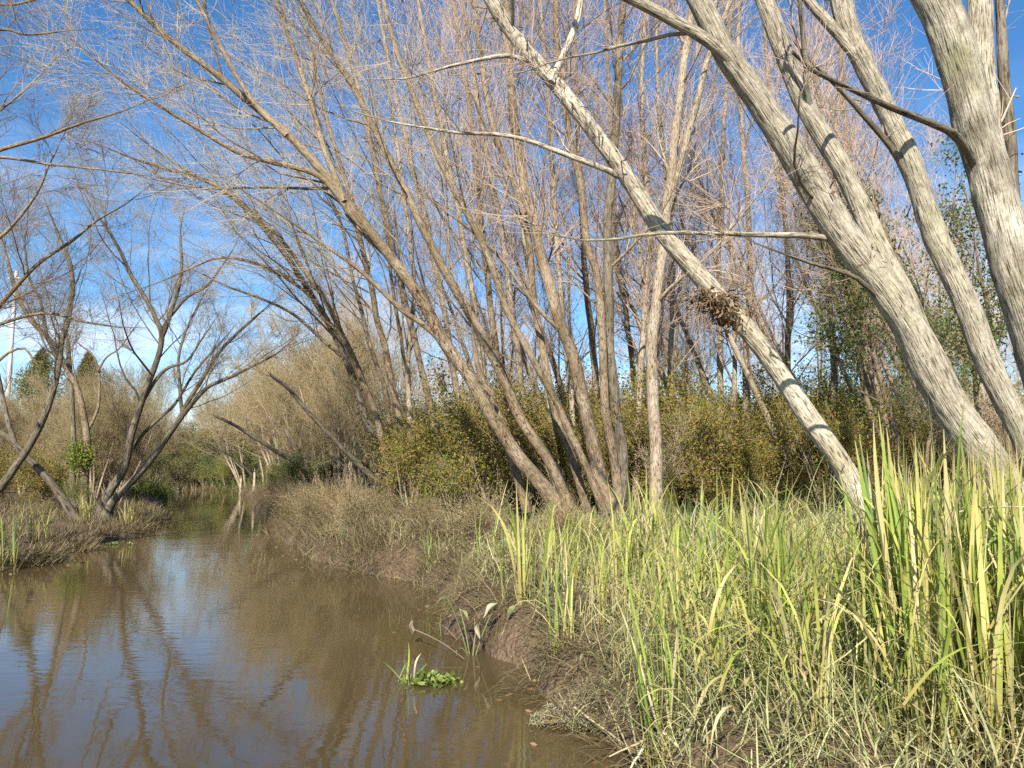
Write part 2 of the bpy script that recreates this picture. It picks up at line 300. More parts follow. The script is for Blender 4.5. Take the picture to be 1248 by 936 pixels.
def plain_mat(name, a, b, scale=12.0, rough=0.8, stretch=(1, 1, .15)):
    m, t = mat(name); k = t.links; tc_ = N(t, 'TexCoord'); mp_ = N(t, 'Mapping'); mp_.inputs['Scale'].default_value = stretch; k.new(tc_.outputs['Object'], mp_.inputs[0])
    n = N(t, 'TexNoise', i_Scale=scale, i_Detail=6.0); k.new(mp_.outputs[0], n.inputs['Vector'])
    p = N(t, 'BsdfPrincipled', i_Roughness=rough); k.new(ramp(t, n.outputs['Fac'], [(0.3, a), (0.7, b)]), p.inputs['Base Color'])
    bb = N(t, 'Bump', i_Strength=0.5, i_Distance=0.01); k.new(n.outputs['Fac'], bb.inputs['Height']); k.new(bb.outputs[0], p.inputs['Normal']); finish(t, p.outputs[0]); return m
M['soil'] = ground_mat(); M['water'] = water_mat()
M['post'] = plain_mat('old_post_wood', (.22, .18, .13), (.48, .43, .34)); M['pole'] = plain_mat('pole_wood', (.42, .40, .36), (.60, .58, .53))
M['cable'] = plain_mat('cable_black', (.03, .03, .03), (.06, .06, .06)); M['bare_wood'] = plain_mat('bare_wood', (.16, .10, .06), (.42, .33, .22), 9.0)

# ------------------------------------------------------------------ ground and river
RB = np.array([(-40, 16), (-10, 5.5), (0, 2.3), (2.5, 1.35), (4.4, .66), (5.3, .36), (6.4, .22), (7.0, -.05), (7.6, -.35), (9.4, -.62), (11.0, -1.15), (12.3, -1.95), (14.3, -3.45), (17.8, -5.1), (24.7, -7.6), (38, -12.7), (53, -18.6), (60, -24), (66, -34), (72, -52), (80, -80), (120, -200), (500, -400)])
LB = np.array([(-40, -3), (-10, -6.2), (0, -7.3), (6, -7.9), (12.3, -8.15), (13.9, -8.35), (17.4, -9.2), (20, -9.4), (23, -10.4), (25.9, -11.4), (28, -13), (45.8, -20.1), (55, -24.8), (60, -33), (64, -45), (70, -62), (80, -84), (120, -206), (500, -410)])
def edge(tab, y):
    x = np.interp(y, tab[:, 0], tab[:, 1]); fade = np.clip(1.2 - np.abs(y) / 60, 0.1, 1)
    return x + fade * (0.10 * np.sin(2.7 * y + 1) + 0.07 * np.sin(5.9 * y) + 0.12 * np.sin(1.1 * y + 2 * np.sign(tab[0, 1])))
def xr(y): return edge(RB, y)
def xl(y): return edge(LB, y)
def bumps(x, y): return 0.05 * np.sin(1.7 * x + 0.6 * y) * np.sin(1.3 * y - .4 * x) + 0.035 * np.sin(4.1 * x + 1) * np.sin(3.7 * y) + 0.02 * np.sin(9 * x + 2 * y) * np.sin(8 * y - x)
RP = np.array([(-3, -.7), (-.4, -.3), (0, -.03), (.08, .18), (.25, .37), (.7, .48), (2, .53), (5, .57), (12, .65), (60, 1.1), (600, 2)])
LP = np.array([(-3, -.7), (-.5, -.2), (0, -.02), (.25, .10), (1, .22), (3, .34), (8, .45), (60, 1.0), (600, 2)])
def ground(x, y):
    x = np.asarray(x, float); y = np.asarray(y, float); a, b = xl(y), xr(y); dr = x - b; dl = a - x
    z = np.where(dr > -(b - a) / 2, np.interp(dr, RP[:, 0], RP[:, 1]), np.interp(dl, LP[:, 0], LP[:, 1]))
    d = np.maximum(dr, dl); return z + bumps(x, y) * np.clip(d / 0.5 + 0.3, 0, 1)
ys = np.concatenate([np.arange(-30, 1, 2.0), np.arange(1, 16, 0.12), np.arange(16, 32, 0.3), np.arange(32, 80, 1.0), np.array([85, 95, 110, 130, 160, 200, 260, 350, 480])])
offR = np.concatenate([np.array([0, .04, .08, .13, .2, .3, .45]), np.arange(.6, 7, .2), np.arange(7, 25, 1.0), np.array([27, 32, 40, 55, 80, 120, 180, 300, 600])])
offL = np.concatenate([np.array([0, .06, .12, .2, .3, .45]), np.arange(.6, 6, .25), np.arange(6, 25, 1.2), np.array([27, 32, 40, 55, 80, 120, 180, 300, 600])])
cols = len(offR) + len(offL) + 5
GV = np.zeros((len(ys), cols, 3)); a, b = xl(ys), xr(ys)
gx = np.concatenate([a[:, None] - offL[::-1][None], a[:, None] + (b - a)[:, None] * np.linspace(0, 1, 7)[1:-1][None], b[:, None] + offR[None]], 1)
GV[..., 0] = gx; GV[..., 1] = ys[:, None]; GV[..., 2] = ground(gx, ys[:, None] + np.zeros_like(gx))
ii = np.arange(len(ys) * cols).reshape(len(ys), cols); q = np.stack([ii[:-1, :-1], ii[:-1, 1:], ii[1:, 1:], ii[1:, :-1]], -1)
g = Geo(); g.add(GV, q, GV[..., :2].reshape(-1, 2)[q.ravel()]); tag(link('ground', g.mesh('ground', M['soil'])), kind='structure')
wy = np.concatenate([np.arange(-30, 80, 1.0), np.array([90, 110, 150, 250, 480])]); wa, wb = xl(wy) - .5, xr(wy) + .5
WV = np.zeros((len(wy), 9, 3)); WV[..., 0] = wa[:, None] + (wb - wa)[:, None] * np.linspace(0, 1, 9)[None]; WV[..., 1] = wy[:, None]
ii = np.arange(len(wy) * 9).reshape(len(wy), 9); q = np.stack([ii[:-1, :-1], ii[:-1, 1:], ii[1:, 1:], ii[1:, :-1]], -1)
g = Geo(); g.add(WV, q, WV[..., :2].reshape(-1, 2)[q.ravel()]); tag(link('river', g.mesh('river', M['water'])), kind='structure')

# ------------------------------------------------------------------ traced trees
def stem(pts, Y0, Y1, w0, w1, ext=3.0, limb=False, ds=0.14, up=0.04, t0=None, n1=None, broken=False, mat=None):
    p = np.array(pts, float); s = np.concatenate([[0], np.cumsum(np.hypot(*np.diff(p, axis=0).T))]); s /= s[-1]
    Y = Y0 + (Y1 - Y0) * s; w = (w0 + (w1 - w0) * s) * (.7 if max(w0, w1) > 12 else .82)
    P = np.array([np.append(at(a, b, y), px_radius(ww, y)) for (a, b), y, ww in zip(p, Y, w)])
    if not limb:
        d = nrm(P[0, :3] - P[1, :3]); d[2] = min(d[2], -0.5); d = nrm(d); q0 = P[0, :3].copy(); n = 0
        while q0[2] > ground(q0[0], q0[1]) - 0.25 and n < 60: q0 = q0 + d * 0.1; n += 1
        if n: P = np.vstack([np.append(q0, P[0, 3] * 1.08), P])
    if ext > 0:
        d = nrm(P[-1, :3] - P[-2, :3]); q0 = P[-1, :3].copy(); r = P[-1, 3]; m = max(3, int(ext / 0.6))
        for i in range(1, m + 1):
            d = nrm(d + np.array([0, 0, up]) + rng.normal(size=3) * 0.06); q0 = q0 + d * ext / m
            P = np.vstack([P, np.append(q0, max(r * (1 - i / m), 0.006))])
    ds = .05 if Y0 < 9 and w0 > 18 else ds; C = catmull(P, ds); C[:, 3] = np.maximum(C[:, 3], 0.004)
    k = len(C); L_ = np.arange(k) * ds
    for ax in (0, 2): C[:, ax] += 0.16 * C[:, 3] * (np.sin(L_ * rng.uniform(1.2, 2.2) + rng.uniform(0, 6)) + 0.6 * np.sin(L_ * rng.uniform(3, 5) + rng.uniform(0, 6)))
    if not limb:
        h = C[:, 2] - float(ground(C[0, 0], C[0, 1])); C[:, 3] *= 1 + 0.5 * np.exp(-np.clip(h, 0, 9) / 0.3)
    return dict(C=C, limb=limb, t0=t0, n1=n1, broken=broken, mat=mat)

def crown_geo(stems, mats, n1=9, n2=7, n3=8, up1=0.10, l1=(.22, .5), l2=(.25, .55), l3=(1.35, 1.9), zmin=3.0, drift=None, ang1=(.45, 1.0), leaves=0, leaf_size=.07, rmin=0.003):
    g = Geo(); P = np.stack([resample(s['C'], 30) for s in stems]); R = P[..., 3]; P = P[..., :3]
    t0 = []; cnt = []
    for s, p in zip(stems, P):
        above = np.where(p[:, 2] > zmin)[0]; tt = above[0] / 30 if len(above) else 0.95
        t0.append(max(tt, 0.12) if s['t0'] is None else s['t0']); ln = np.linalg.norm(np.diff(p, axis=0), axis=1).sum()
        cnt.append(s['n1'] if s['n1'] is not None else max(2, int(n1 * ln * (1 - t0[-1]) / 8)))
    P1, R1 = spawn(P, R, cnt, t0, 0.97, ang1, l1, 9, up=up1, wob=.12, rratio=.36, rend=.2, rmin=.006, drift=drift)
    ln1 = np.linalg.norm(np.diff(P1, axis=1), axis=2).sum(1); c2 = np.clip((n2 * ln1 / 2.2), 3, 16).astype(int)
    P2, R2 = spawn(P1, R1, c2, .15, .98, (.4, .95), l2, 6, up=.06, wob=.13, rratio=.5, rend=.3, rmin=.004, drift=drift)
    P3, R3 = spawn(P2, R2, n3, .1, 1.0, (.35, .95), l3, 5, up=.06, wob=.16, rratio=.55, rend=.35, rmin=rmin, drift=drift)
    # thin shoots straight off the stems and the big branches
    P4, R4 = spawn(np.concatenate([P1]), R1, 6, .1, 1., (.4, 1.1), (1.3, 1.8), 5, up=.05, wob=.15, rratio=.3, rend=.35, rmin=rmin, drift=drift)
    tubes(g, P1, R1, 6, 0); tubes(g, P2, R2, 3, 1); tubes(g, P3[:, ::2], R3[:, ::2], 3, 1); tubes(g, P4[:, ::2], R4[:, ::2], 3, 1)
    lg = None
    if leaves:
        lg = Geo(); src = P3.reshape(-1, 3); ctr = src[rng.integers(0, len(src), max(3, leaves // 9))]
        pos = np.repeat(ctr, 9, 0) + rng.normal(size=(len(ctr) * 9, 3)) * 0.13
        leaf_cards(lg, pos, rng.uniform(.6, 1.3, len(pos)) * leaf_size, rng.uniform(.25, .5, len(pos)) * leaf_size, down=.8)
    return g, lg

def vine_geo(C, z0, z1, n, reach=0.25):
    """dead creeper and flood litter caught round a stem"""
    g = Geo(); k = np.where((C[:, 2] > z0) & (C[:, 2] < z1))[0]
    i = rng.choice(k, n); an = rng.uniform(0, 6.28, n); o = np.stack([np.cos(an), np.sin(an), rng.normal(size=n) * .3], 1)
    pos = C[i, :3] + o * (C[i, 3] * rng.uniform(.8, 1.25, n))[:, None]
    blades(g, pos, rng.uniform(.08, reach, n), rng.uniform(.004, .02, n), an + rng.normal(size=n), rng.uniform(.6, 2.2, n), rng.uniform(-.5, 1.5, n), k=4)
    nl = n // 3; leaf_cards(g, pos[:nl] + rng.normal(size=(nl, 3)) * .05, rng.uniform(.04, .09, nl), rng.uniform(.02, .05, nl), down=.6)
    return g

def build_tree(name, label, stems, bark, twig, cat='tree', group=None, sides=16, vines=(), crown=True, leafmat=None, ridge=0, **kw):
    C0 = stems[0]['C']; gz = float(ground(C0[0, 0], C0[0, 1])); base = (C0[0, 0], C0[0, 1], gz)
    t = thing(name, base, label, cat, group)
    for s in stems:
        g = Geo(); C = s['C']; tubes(g, C[None, :, :3], C[None, :, 3], (60 if not s['limb'] else 44) if ridge and C[0, 3] > .07 else max(8, sides if not s['limb'] else sides - 4), 0, lump=.05, cap=True, ridge=ridge if C[0, 3] > .07 else 0)
        link('limb' if s['limb'] else 'trunk', g.mesh('stem', M[s['mat'] or bark], base), t)
    if ridge:      # knots and broken stubs on the near trunks
        for s in stems:
            if s['limb'] and s['C'][0, 3] < .07: continue
            P_ = resample(s['C'], 30)[None]; Q, RQ = spawn(P_[..., :3], P_[..., 3], 6 if not s['limb'] else 3, .15, .7, (.9, 1.4), (1.12, 1.34), 5, up=.02, wob=.08, rratio=.22, rend=.55, rmin=.01); Q = Q - (Q[:, 1:2] - Q[:, :1]) * .0
            for a_, b_ in zip(Q, RQ):
                d_ = nrm(a_[1] - a_[0]); a_ = a_ + d_ * float(P_[0, np.argmin(np.linalg.norm(P_[0, :, :3] - a_[0], axis=1)), 3]) * .6; b_ = np.minimum(b_, .022); b_[0] *= 1.8
                g = Geo(); tubes(g, a_[None], b_[None], 8, lump=.15, cap=True); link('branch_stub', g.mesh('stub', M['bark_brown']), t)
    if crown:
        cs = [s for s in stems if not s['broken']]
        g, lg = crown_geo(cs, None, **kw); link('crown', g.mesh('crown', [M[bark], M[twig]], base), t)
        if lg: link('dead_leaves', lg.mesh('dead_leaves', M[leafmat or 'dead_leaf'], base), t)
    for (si, z0, z1, n, *rest) in vines:
        link('dead_creeper', vine_geo(stems[si]['C'], z0, z1, n, *rest).mesh('creeper', M['vine'], base), t)
    return t

# --- right bank, near
build_tree('willow_tree', 'thick grey forked trunk cut by the right edge of the picture', [
    stem([(1345, 735), (1312, 590), (1262, 430), (1230, 300), (1208, 205), (1187, 130), (1160, 65), (1136, 0), (1108, -80)], 8.5, 8.4, 80, 66, 5.0),
    stem([(1208, 215), (1203, 150), (1199, 80), (1196, 0), (1192, -90)], 8.5, 8.7, 46, 38, 5.0, limb=True, mat='bark_big'),
    stem([(1246, 400), (1238, 300), (1232, 200), (1224, 90), (1218, -20)], 8.9, 9.2, 26, 16, 3.0, limb=True, mat='bark_dark'),
    stem([(1190, 205), (1168, 168), (1130, 148), (1070, 124), (1015, 98), (985, 82), (966, 63)], 8.45, 6.1, 16, 6.5, 0.0, limb=True, mat='bark_dark', broken=True)],
    'bark_grey', 'twig_pale', sides=28, ridge=.022, n1=6, zmin=4.0, n2=6, n3=6)
build_tree('willow_tree', 'massive pale beige trunk leaning left and forking high, beside the right edge', [
    stem([(1262, 700), (1222, 600), (1155, 490), (1085, 362), (1003, 240), (930, 130), (882, 62), (848, 0), (810, -70)], 7.2, 6.6, 68, 38, 5.0),
    stem([(1128, 440), (1098, 360), (1068, 295), (1030, 212), (985, 128), (948, 45), (925, -15), (900, -80)], 7.2, 7.2, 40, 30, 5.0, limb=True),
    stem([(935, 140), (905, 92), (868, 54), (820, 24), (765, -4), (690, -40)], 6.8, 6.3, 25, 19, 4.0, limb=True),
    stem([(1040, 310), (1018, 294), (990, 287), (930, 286), (870, 284), (800, 284), (755, 291), (715, 293)], 7.0, 6.2, 13, 4, .3, limb=True, n1=2),
    stem([(1090, 385), (1045, 340), (985, 320), (930, 300)], 7.0, 6.4, 9, 3, .3, limb=True, n1=2, mat='bark_dark'),
    stem([(1010, 255), (985, 235), (968, 200), (972, 160)], 6.9, 6.3, 7, 3, .3, limb=True, n1=1, mat='bark_dark')],
    'bark_big', 'twig_pale', sides=32, ridge=.022, n1=5, zmin=4.5, n2=6, n3=6, vines=[(0, 2.6, 4.6, 50, .12)])
build_tree('willow_tree', 'mid-grey trunk rising between the massive beige trunk and the grey edge trunk', [
    stem([(1300, 660), (1247, 530), (1202, 430), (1156, 325), (1132, 268), (1089, 150), (1054, 82), (1032, 20), (1015, -60)], 8.0, 7.9, 42, 36, 5.0),
    stem([(1050, 75), (1025, 45), (1003, 22), (980, -5), (950, -50)], 7.9, 7.8, 22, 14, 3.0, limb=True),
    stem([(1108, 222), (1085, 180), (1050, 138), (1020, 105), (990, 76)], 7.97, 7.5, 13, 6, .4, limb=True, mat='bark_dark', n1=2)],
    'bark_big', 'twig_pale', sides=24, ridge=.022, n1=6, zmin=4.5, n2=6, n3=6)
t4 = stem([(1092, 690), (1072, 655), (1038, 590), (985, 510), (942, 447), (900, 390), (868, 352), (810, 282), (762, 215), (717, 152), (680, 108), (640, 60), (600, 0), (560, -70)], 8.6, 8.2, 38, 25, 5.0)
build_tree('willow_tree', 'slim pale trunk slanting steeply left across the middle of the picture', [
    t4, stem([(765, 222), (742, 208), (690, 188), (640, 170), (600, 163), (560, 162), (485, 150)], 8.4, 7.6, 10, 3, .5, limb=True, n1=3),
    stem([(645, 75), (620, 68), (590, 72), (545, 82), (500, 95)], 8.3, 7.6, 8, 3, .5, limb=True, n1=3),
    stem([(672, 100), (690, 60), (705, 20), (712, -40)], 8.2, 8.4, 12, 8, 3, limb=True)],
    'bark_pale', 'twig_pale', sides=24, ridge=.012, n1=5, zmin=5.0, n2=6, n3=6, vines=[(0, 1.0, 2.6, 25, .15), (0, 5.0, 7.0, 120, .22)], leaves=60)

# --- right bank, the leaning clump in the middle
build_tree('willow_tree', 'brown many-stemmed willow leaning far left over the river, foot in the reeds', [
    stem([(696, 645), (693, 634), (661, 590), (636, 560), (617, 536), (595, 504), (575, 465), (549, 425), (503, 350), (454, 287), (420, 242), (368, 180), (314, 133), (269, 94), (215, 54), (180, 22)], 15.5, 13.6, 27, 10, 3.0),
    stem([(704, 645), (695, 617), (673, 570), (654, 540), (636, 511), (615, 465), (589, 413), (548, 341), (521, 287), (467, 180), (427, 99), (400, 58), (370, 10)], 15.8, 15.0, 21, 9, 3.0),
    stem([(643, 625), (632, 582), (622, 553), (608, 510), (590, 470)], 15.9, 15.6, 17, 12, 2.0, limb=True, n1=2),
    stem([(600, 480), (560, 440), (520, 400), (490, 378), (440, 330), (390, 295)], 15.2, 14.2, 11, 5, 2.5, limb=True),
    stem([(470, 305), (430, 262), (390, 216), (332, 198), (287, 184), (230, 150), (180, 120)], 14.6, 13.4, 11, 5, 2.5, limb=True),
    stem([(350, 165), (310, 125), (270, 60), (245, 10)], 13.8, 13.4, 9, 6, 2.5, limb=True),
    stem([(420, 245), (395, 180), (375, 110), (350, 40), (330, -20)], 14.3, 14.5, 10, 6, 3.0, limb=True)],
    'bark_brown', 'twig_tan', sides=18, n1=15, n2=7, n3=7, zmin=4.6, drift=(-.05, -.02, 0), vines=[(0, 2.0, 5.2, 420, .35), (1, 2.2, 4.0, 160, .3)], leaves=450)
build_tree('willow_tree', 'brown willow of several upright stems just right of the far-leaning willow', [
    stem([(756, 648), (752, 634), (737, 597), (727, 563), (718, 528), (710, 487), (700, 442), (687, 404), (668, 340), (650, 270), (634, 200), (624, 120), (620, 40), (616, -30)], 15.6, 16.2, 26, 12, 3.5),
    stem([(742, 640), (718, 577), (700, 536), (678, 489), (661, 460), (646, 432), (618, 380), (598, 320), (570, 260), (535, 195), (505, 120), (480, 50), (465, -10)], 15.4, 15.0, 13, 9, 3.0),
    stem([(716, 625), (710, 602), (695, 553), (678, 511), (664, 440), (652, 370), (645, 300), (628, 230), (600, 150), (585, 60), (575, -20)], 16.2, 16.8, 15, 9, 3.0),
    stem([(758, 640), (750, 577), (742, 528), (737, 500), (735, 455), (734, 390), (727, 330), (716, 300), (707, 228), (698, 186), (691, 142), (680, 60), (676, -20)], 16.4, 16.8, 17, 10, 3.0),
    stem([(765, 630), (762, 602), (757, 553), (750, 504), (745, 442), (742, 388), (740, 292), (745, 228), (751, 132), (756, 60), (760, -20)], 16.9, 17.2, 22, 12, 3.0, mat='bark_dark'),  # darker bark puts the shade of a neighbouring stem into this stem's colour
    stem([(690, 410), (655, 375), (615, 320), (585, 290), (560, 270)], 15.8, 15.2, 7, 4, 1.5, limb=True)],
    'bark_brown', 'twig_pink', sides=16, n1=9, n2=7, n3=8, zmin=4.6, vines=[(0, 1.6, 4.5, 150, .25), (3, 2.0, 6.0, 120, .22)], leaves=700)
build_tree('slender_tree', 'single straight pale stem forking high, standing right of the brown upright clump', [
    stem([(801, 640), (799, 590), (797, 520), (795, 450), (797, 400), (805, 320), (812, 258), (820, 200), (828, 120), (835, 60), (846, 0), (852, -50)], 17.0, 17.3, 24, 12, 3.0),
    stem([(808, 275), (824, 222), (845, 140), (860, 80), (880, 30), (900, -25)], 17.2, 17.0, 14, 9, 3.0, limb=True)],
    'bark_back', 'twig_pink', sides=14, n1=9, n2=7, n3=9, zmin=4.5, leaves=360)
# --- right bank, the clump further up the river
build_tree('willow_tree', 'brown multi-stemmed willow with stems arching left over the river bend', [
    stem([(490, 612), (486, 572), (469, 539), (449, 517), (435, 480), (422, 436), (404, 400), (370, 345), (340, 300), (300, 255), (255, 222), (200, 205)], 21.0, 18.5, 16, 6, 2.0, mat='bark_dark'),
    stem([(506, 620), (504, 594), (497, 567), (488, 519), (477, 469), (469, 422), (460, 390), (452, 345), (438, 290), (424, 230), (400, 150), (385, 90)], 21.0, 20.5, 14, 6, 3.0),
    stem([(509, 622), (507, 600), (505, 553), (499, 506), (497, 456), (499, 414), (505, 360), (500, 300), (490, 220), (480, 150)], 20.6, 21.0, 9, 5, 3.0, mat='bark_back'),
    stem([(481, 625), (479, 611), (474, 580), (466, 544), (458, 503), (444, 469), (430, 433), (416, 405), (395, 365), (368, 325), (330, 280), (285, 240), (240, 215)], 20.4, 18.0, 11, 5, 2.0),
    stem([(478, 600), (474, 530), (470, 478), (458, 442), (447, 405), (430, 340), (415, 270), (380, 200)], 21.4, 21.4, 8, 4, 2.5),
    stem([(498, 500), (490, 419), (478, 350), (470, 280), (455, 200)], 21.2, 21.4, 6, 4, 2.5, limb=True),
    stem([(460, 585), (441, 570), (419, 547), (397, 525), (378, 505), (352, 475), (333, 460)], 20.8, 19.5, 9, 5, .2, limb=True, mat='bark_dark', n1=2),
    stem([(425, 440), (400, 420), (360, 385), (320, 365), (280, 350)], 20.2, 19.0, 6, 3, 1.5, limb=True),
    stem([(380, 360), (350, 340), (310, 320), (265, 315), (225, 330)], 19.6, 18.4, 6, 3, 1.5, limb=True)],
    'bark_brown', 'twig_tan', sides=12, n1=14, n2=7, n3=7, zmin=4.4, drift=(-.06, -.02, -.01), vines=[(0, 3.0, 5.5, 260, .35), (3, 3.4, 5.2, 160, .3)], leaves=350)
build_tree('leaning_tree', 'dark broken trunk reaching low over the water near the river bend', [
    stem([(376, 590), (373, 577), (355, 560), (338, 551), (308, 532), (287, 519), (264, 508)], 30, 28, 9, 4, .2, n1=3, t0=.4),
    stem([(370, 575), (366, 562), (357, 542), (349, 525)], 30.1, 30.4, 9, 8, .0, limb=True, broken=True)], 'bark_dark', 'twig_tan', sides=10, zmin=1, l1=(.2, .5))
build_tree('leaning_tree', 'thin bare stem leaning over the far water beside the grey posts', [
    stem([(312, 590), (308, 580), (283, 557), (257, 542), (240, 537)], 44, 42, 4.5, 2.5, .6)], 'bark_dark', 'twig_tan', sides=8, zmin=1.5, n1=12, l1=(.3, .6))

def pole_tree(i, bx, Y, tx, w, bark):
    mid = (bx * .55 + tx * .45 + rng.normal() * 6, 300); q3 = (bx * .8 + tx * .2 + rng.normal() * 3, 480)
    return [stem([(bx, 628), q3, mid, (bx * .25 + tx * .75 + rng.normal() * 5, 110), (tx, -30)], Y, Y + rng.uniform(-.6, .6), w, w * .45, 2.5)]
for i, (bx, Y, tx, w, bark, lab) in enumerate([
    (548, 20, 395, 11, 'bark_brown', 'slender pole leaning left just right of the river-bend willow'), (578, 22, 455, 11, 'bark_back', 'slender leaning pole left of the far-leaning willow foot'), (612, 19, 505, 12, 'bark_back', 'pale slender pole behind the crossing stems of the far-leaning willow'),
    (628, 23, 545, 12, 'bark_brown', 'dark slender pole seen just above the far-leaning willow foot'), (660, 21, 560, 12, 'bark_back', 'pale pole between the far-leaning willow and the upright clump'), (684, 18.5, 600, 13, 'bark_pale', 'bright pole just left of the upright clump'),
    (706, 20, 655, 11, 'bark_back', 'thin pole among the stems of the upright clump'), (728, 22, 700, 12, 'bark_brown', 'brown pole behind the middle of the upright clump'), (774, 19.5, 790, 12, 'bark_back', 'pole close left of the straight pale forked stem'),
    (786, 23, 735, 10, 'bark_brown', 'thin pole leaning left behind the straight pale forked stem'), (828, 21, 800, 10, 'bark_back', 'thin pole close right of the straight pale forked stem'), (868, 22, 895, 11, 'bark_back', 'pole rising under the debris ball'),
    (915, 24, 900, 12, 'bark_back', 'pole seen right of the debris ball'), (968, 22, 925, 11, 'bark_brown', 'brown pole behind the middle of the slim slanting trunk'), (1012, 24, 1030, 12, 'bark_back', 'pole in the gap left of the massive beige trunk'), (1062, 21, 1010, 13, 'bark_brown', 'dark pole behind the foot of the massive beige trunk')]):
    build_tree('slender_tree', lab, pole_tree(i, bx, Y, tx, w, bark), bark, 'twig_pink' if i % 2 else 'twig_pale', sides=10, n1=9, n2=6, n3=8, zmin=4.5, group='slender poles of the riverside clump', leaves=60 if i % 3 == 0 else 0)
# --- left bank
build_tree('bank_tree', 'dark two-stemmed V-shaped tree on the left bank, right stem over the water', [
    stem([(122, 632), (128, 610), (150, 574), (160, 530), (172, 491), (189, 447), (197, 410), (190, 390), (178, 365), (160, 335), (146, 305), (130, 278)], 22.5, 21.5, 15, 5, 1.5),
    stem([(128, 632), (136, 613), (167, 580), (180, 566), (201, 538), (225, 504), (246, 478), (259, 468), (287, 457), (304, 448), (325, 438)], 22.3, 21.0, 14, 4, 1.0),
    stem([(195, 415), (206, 388), (218, 350), (221, 325), (220, 295)], 21.9, 22.0, 8, 4, 1.2, limb=True),
    stem([(208, 384), (228, 362), (252, 348), (270, 325)], 22.0, 21.6, 6, 3, 1.2, limb=True),
    stem([(218, 512), (229, 490), (245, 465), (262, 435), (285, 410), (305, 392)], 21.8, 21.2, 8, 4, 1.2, limb=True),
    stem([(222, 500), (219, 470), (217, 440), (226, 405), (240, 375)], 21.9, 22.4, 6, 3, 1.2, limb=True),
    stem([(176, 486), (190, 462), (205, 448), (228, 440), (245, 415)], 22.2, 22.0, 6, 3, 1.0, limb=True),
    stem([(160, 548), (178, 525), (200, 505), (214, 492), (236, 455), (262, 425)], 22.6, 22.6, 6, 3, 1.0, limb=True)],
    'bark_dark', 'twig_dark', sides=12, n1=18, n2=8, n3=11, zmin=3.4, l1=(.25, .55), leaves=60)
build_tree('bank_tree', 'dark trunk curving up and right from the left edge across another trunk', [
    stem([(-22, 612), (0, 594), (22, 563), (33, 547), (53, 511), (64, 477), (72, 441), (75, 416), (83, 388), (89, 350), (84, 318), (76, 300)], 20.5, 20.5, 12, 6, 1.5),
    stem([(72, 440), (58, 410), (50, 370), (36, 340), (30, 300)], 20.5, 20.0, 6, 3, 1.5, limb=True)], 'bark_dark', 'twig_dark', sides=12, n1=16, n2=8, n3=11, zmin=3.6)
build_tree('bank_tree', 'dark trunk slanting down right to the bank beneath the crossing trunk', [
    stem([(92, 632), (81, 616), (61, 588), (31, 555), (14, 536), (-8, 522), (-50, 495), (-90, 450)], 21.5, 20.0, 12, 7, 2.0),
    stem([(18, 540), (8, 505), (0, 470), (-8, 430)], 20.8, 20.6, 8, 5, 2.0, limb=True)], 'bark_dark', 'twig_dark', sides=12, n1=10, zmin=3.0)
build_tree('bank_tree', 'upright grey-brown tree with a tuft of green on its stem, on the left bank', [
    stem([(103, 612), (103, 588), (106, 547), (103, 505), (92, 469), (78, 444), (61, 416), (42, 394), (25, 368), (12, 330)], 26, 25, 11, 6, 2.0),
    stem([(106, 528), (119, 497), (121, 463), (118, 444), (111, 430), (104, 425)], 25.8, 25.6, 5, 2.5, .6, limb=True),
    stem([(119, 452), (130, 435), (145, 425), (160, 405)], 25.6, 25.4, 3, 2, .8, limb=True)], 'bark_brown', 'twig_dark', sides=12, n1=14, n2=8, n3=11, zmin=4.0)
build_tree('bank_tree', 'straight dark stem right behind the upright tree with the green tuft', [
    stem([(89, 610), (89, 586), (89, 536), (87, 474), (84, 430)], 26.8, 26.8, 9, 6, 1.5)], 'bark_dark', 'twig_dark', sides=10, n1=8, zmin=3.5)
build_tree('overhanging_tree', 'bare tree outside the left edge whose thin branches hang into the upper corner', [
    stem([(-150, 700), (-160, 560), (-170, 400), (-160, 250), (-140, 100), (-110, -40)], 12.5, 12.0, 34, 18, 4.0),
    stem([(-165, 270), (-90, 220), (-40, 196), (0, 182), (50, 168), (100, 150), (142, 138)], 12.2, 11.6, 11, 3, .8, limb=True),
    stem([(-160, 240), (-60, 195), (0, 192), (60, 200), (110, 205), (150, 210)], 12.2, 12.0, 7, 2.5, .4, limb=True),
    stem([(-140, 110), (-60, 50), (0, 36), (30, 42), (60, 40)], 12.0, 11.6, 8, 3, .8, limb=True),
    stem([(-120, 0), (-50, -20), (0, 5), (40, 0), (70, -12)], 12.0, 11.6, 7, 3, .8, limb=True)],
    'bark_brown', 'twig_dark', sides=14, n1=10, n2=8, n3=11, zmin=4.5, up1=.03)
build_tree('overhanging_tree', 'bare tree at the left edge with a long limb rising right across the sky', [
    stem([(-70, 660), (-75, 560), (-60, 450), (-66, 330), (-50, 200)], 16.5, 16.5, 20, 10, 3.0),
    stem([(-62, 455), (-30, 405), (0, 372), (45, 323), (90, 292), (117, 269), (150, 250)], 16.4, 15.6, 9, 3, .8, limb=True),
    stem([(-64, 440), (-20, 405), (20, 388), (60, 382), (100, 392), (140, 398)], 16.4, 15.8, 7, 2.5, .6, limb=True),
    stem([(-64, 370), (-20, 310), (15, 275), (45, 235), (60, 200)], 16.4, 15.8, 8, 3, .8, limb=True),
    stem([(-60, 480), (-20, 455), (10, 430), (30, 425), (40, 438)], 16.4, 16.0, 6, 3, .4, limb=True)],
    'bark_brown', 'twig_dark', sides=12, n1=14, n2=9, n3=11, zmin=3.6, up1=.05)

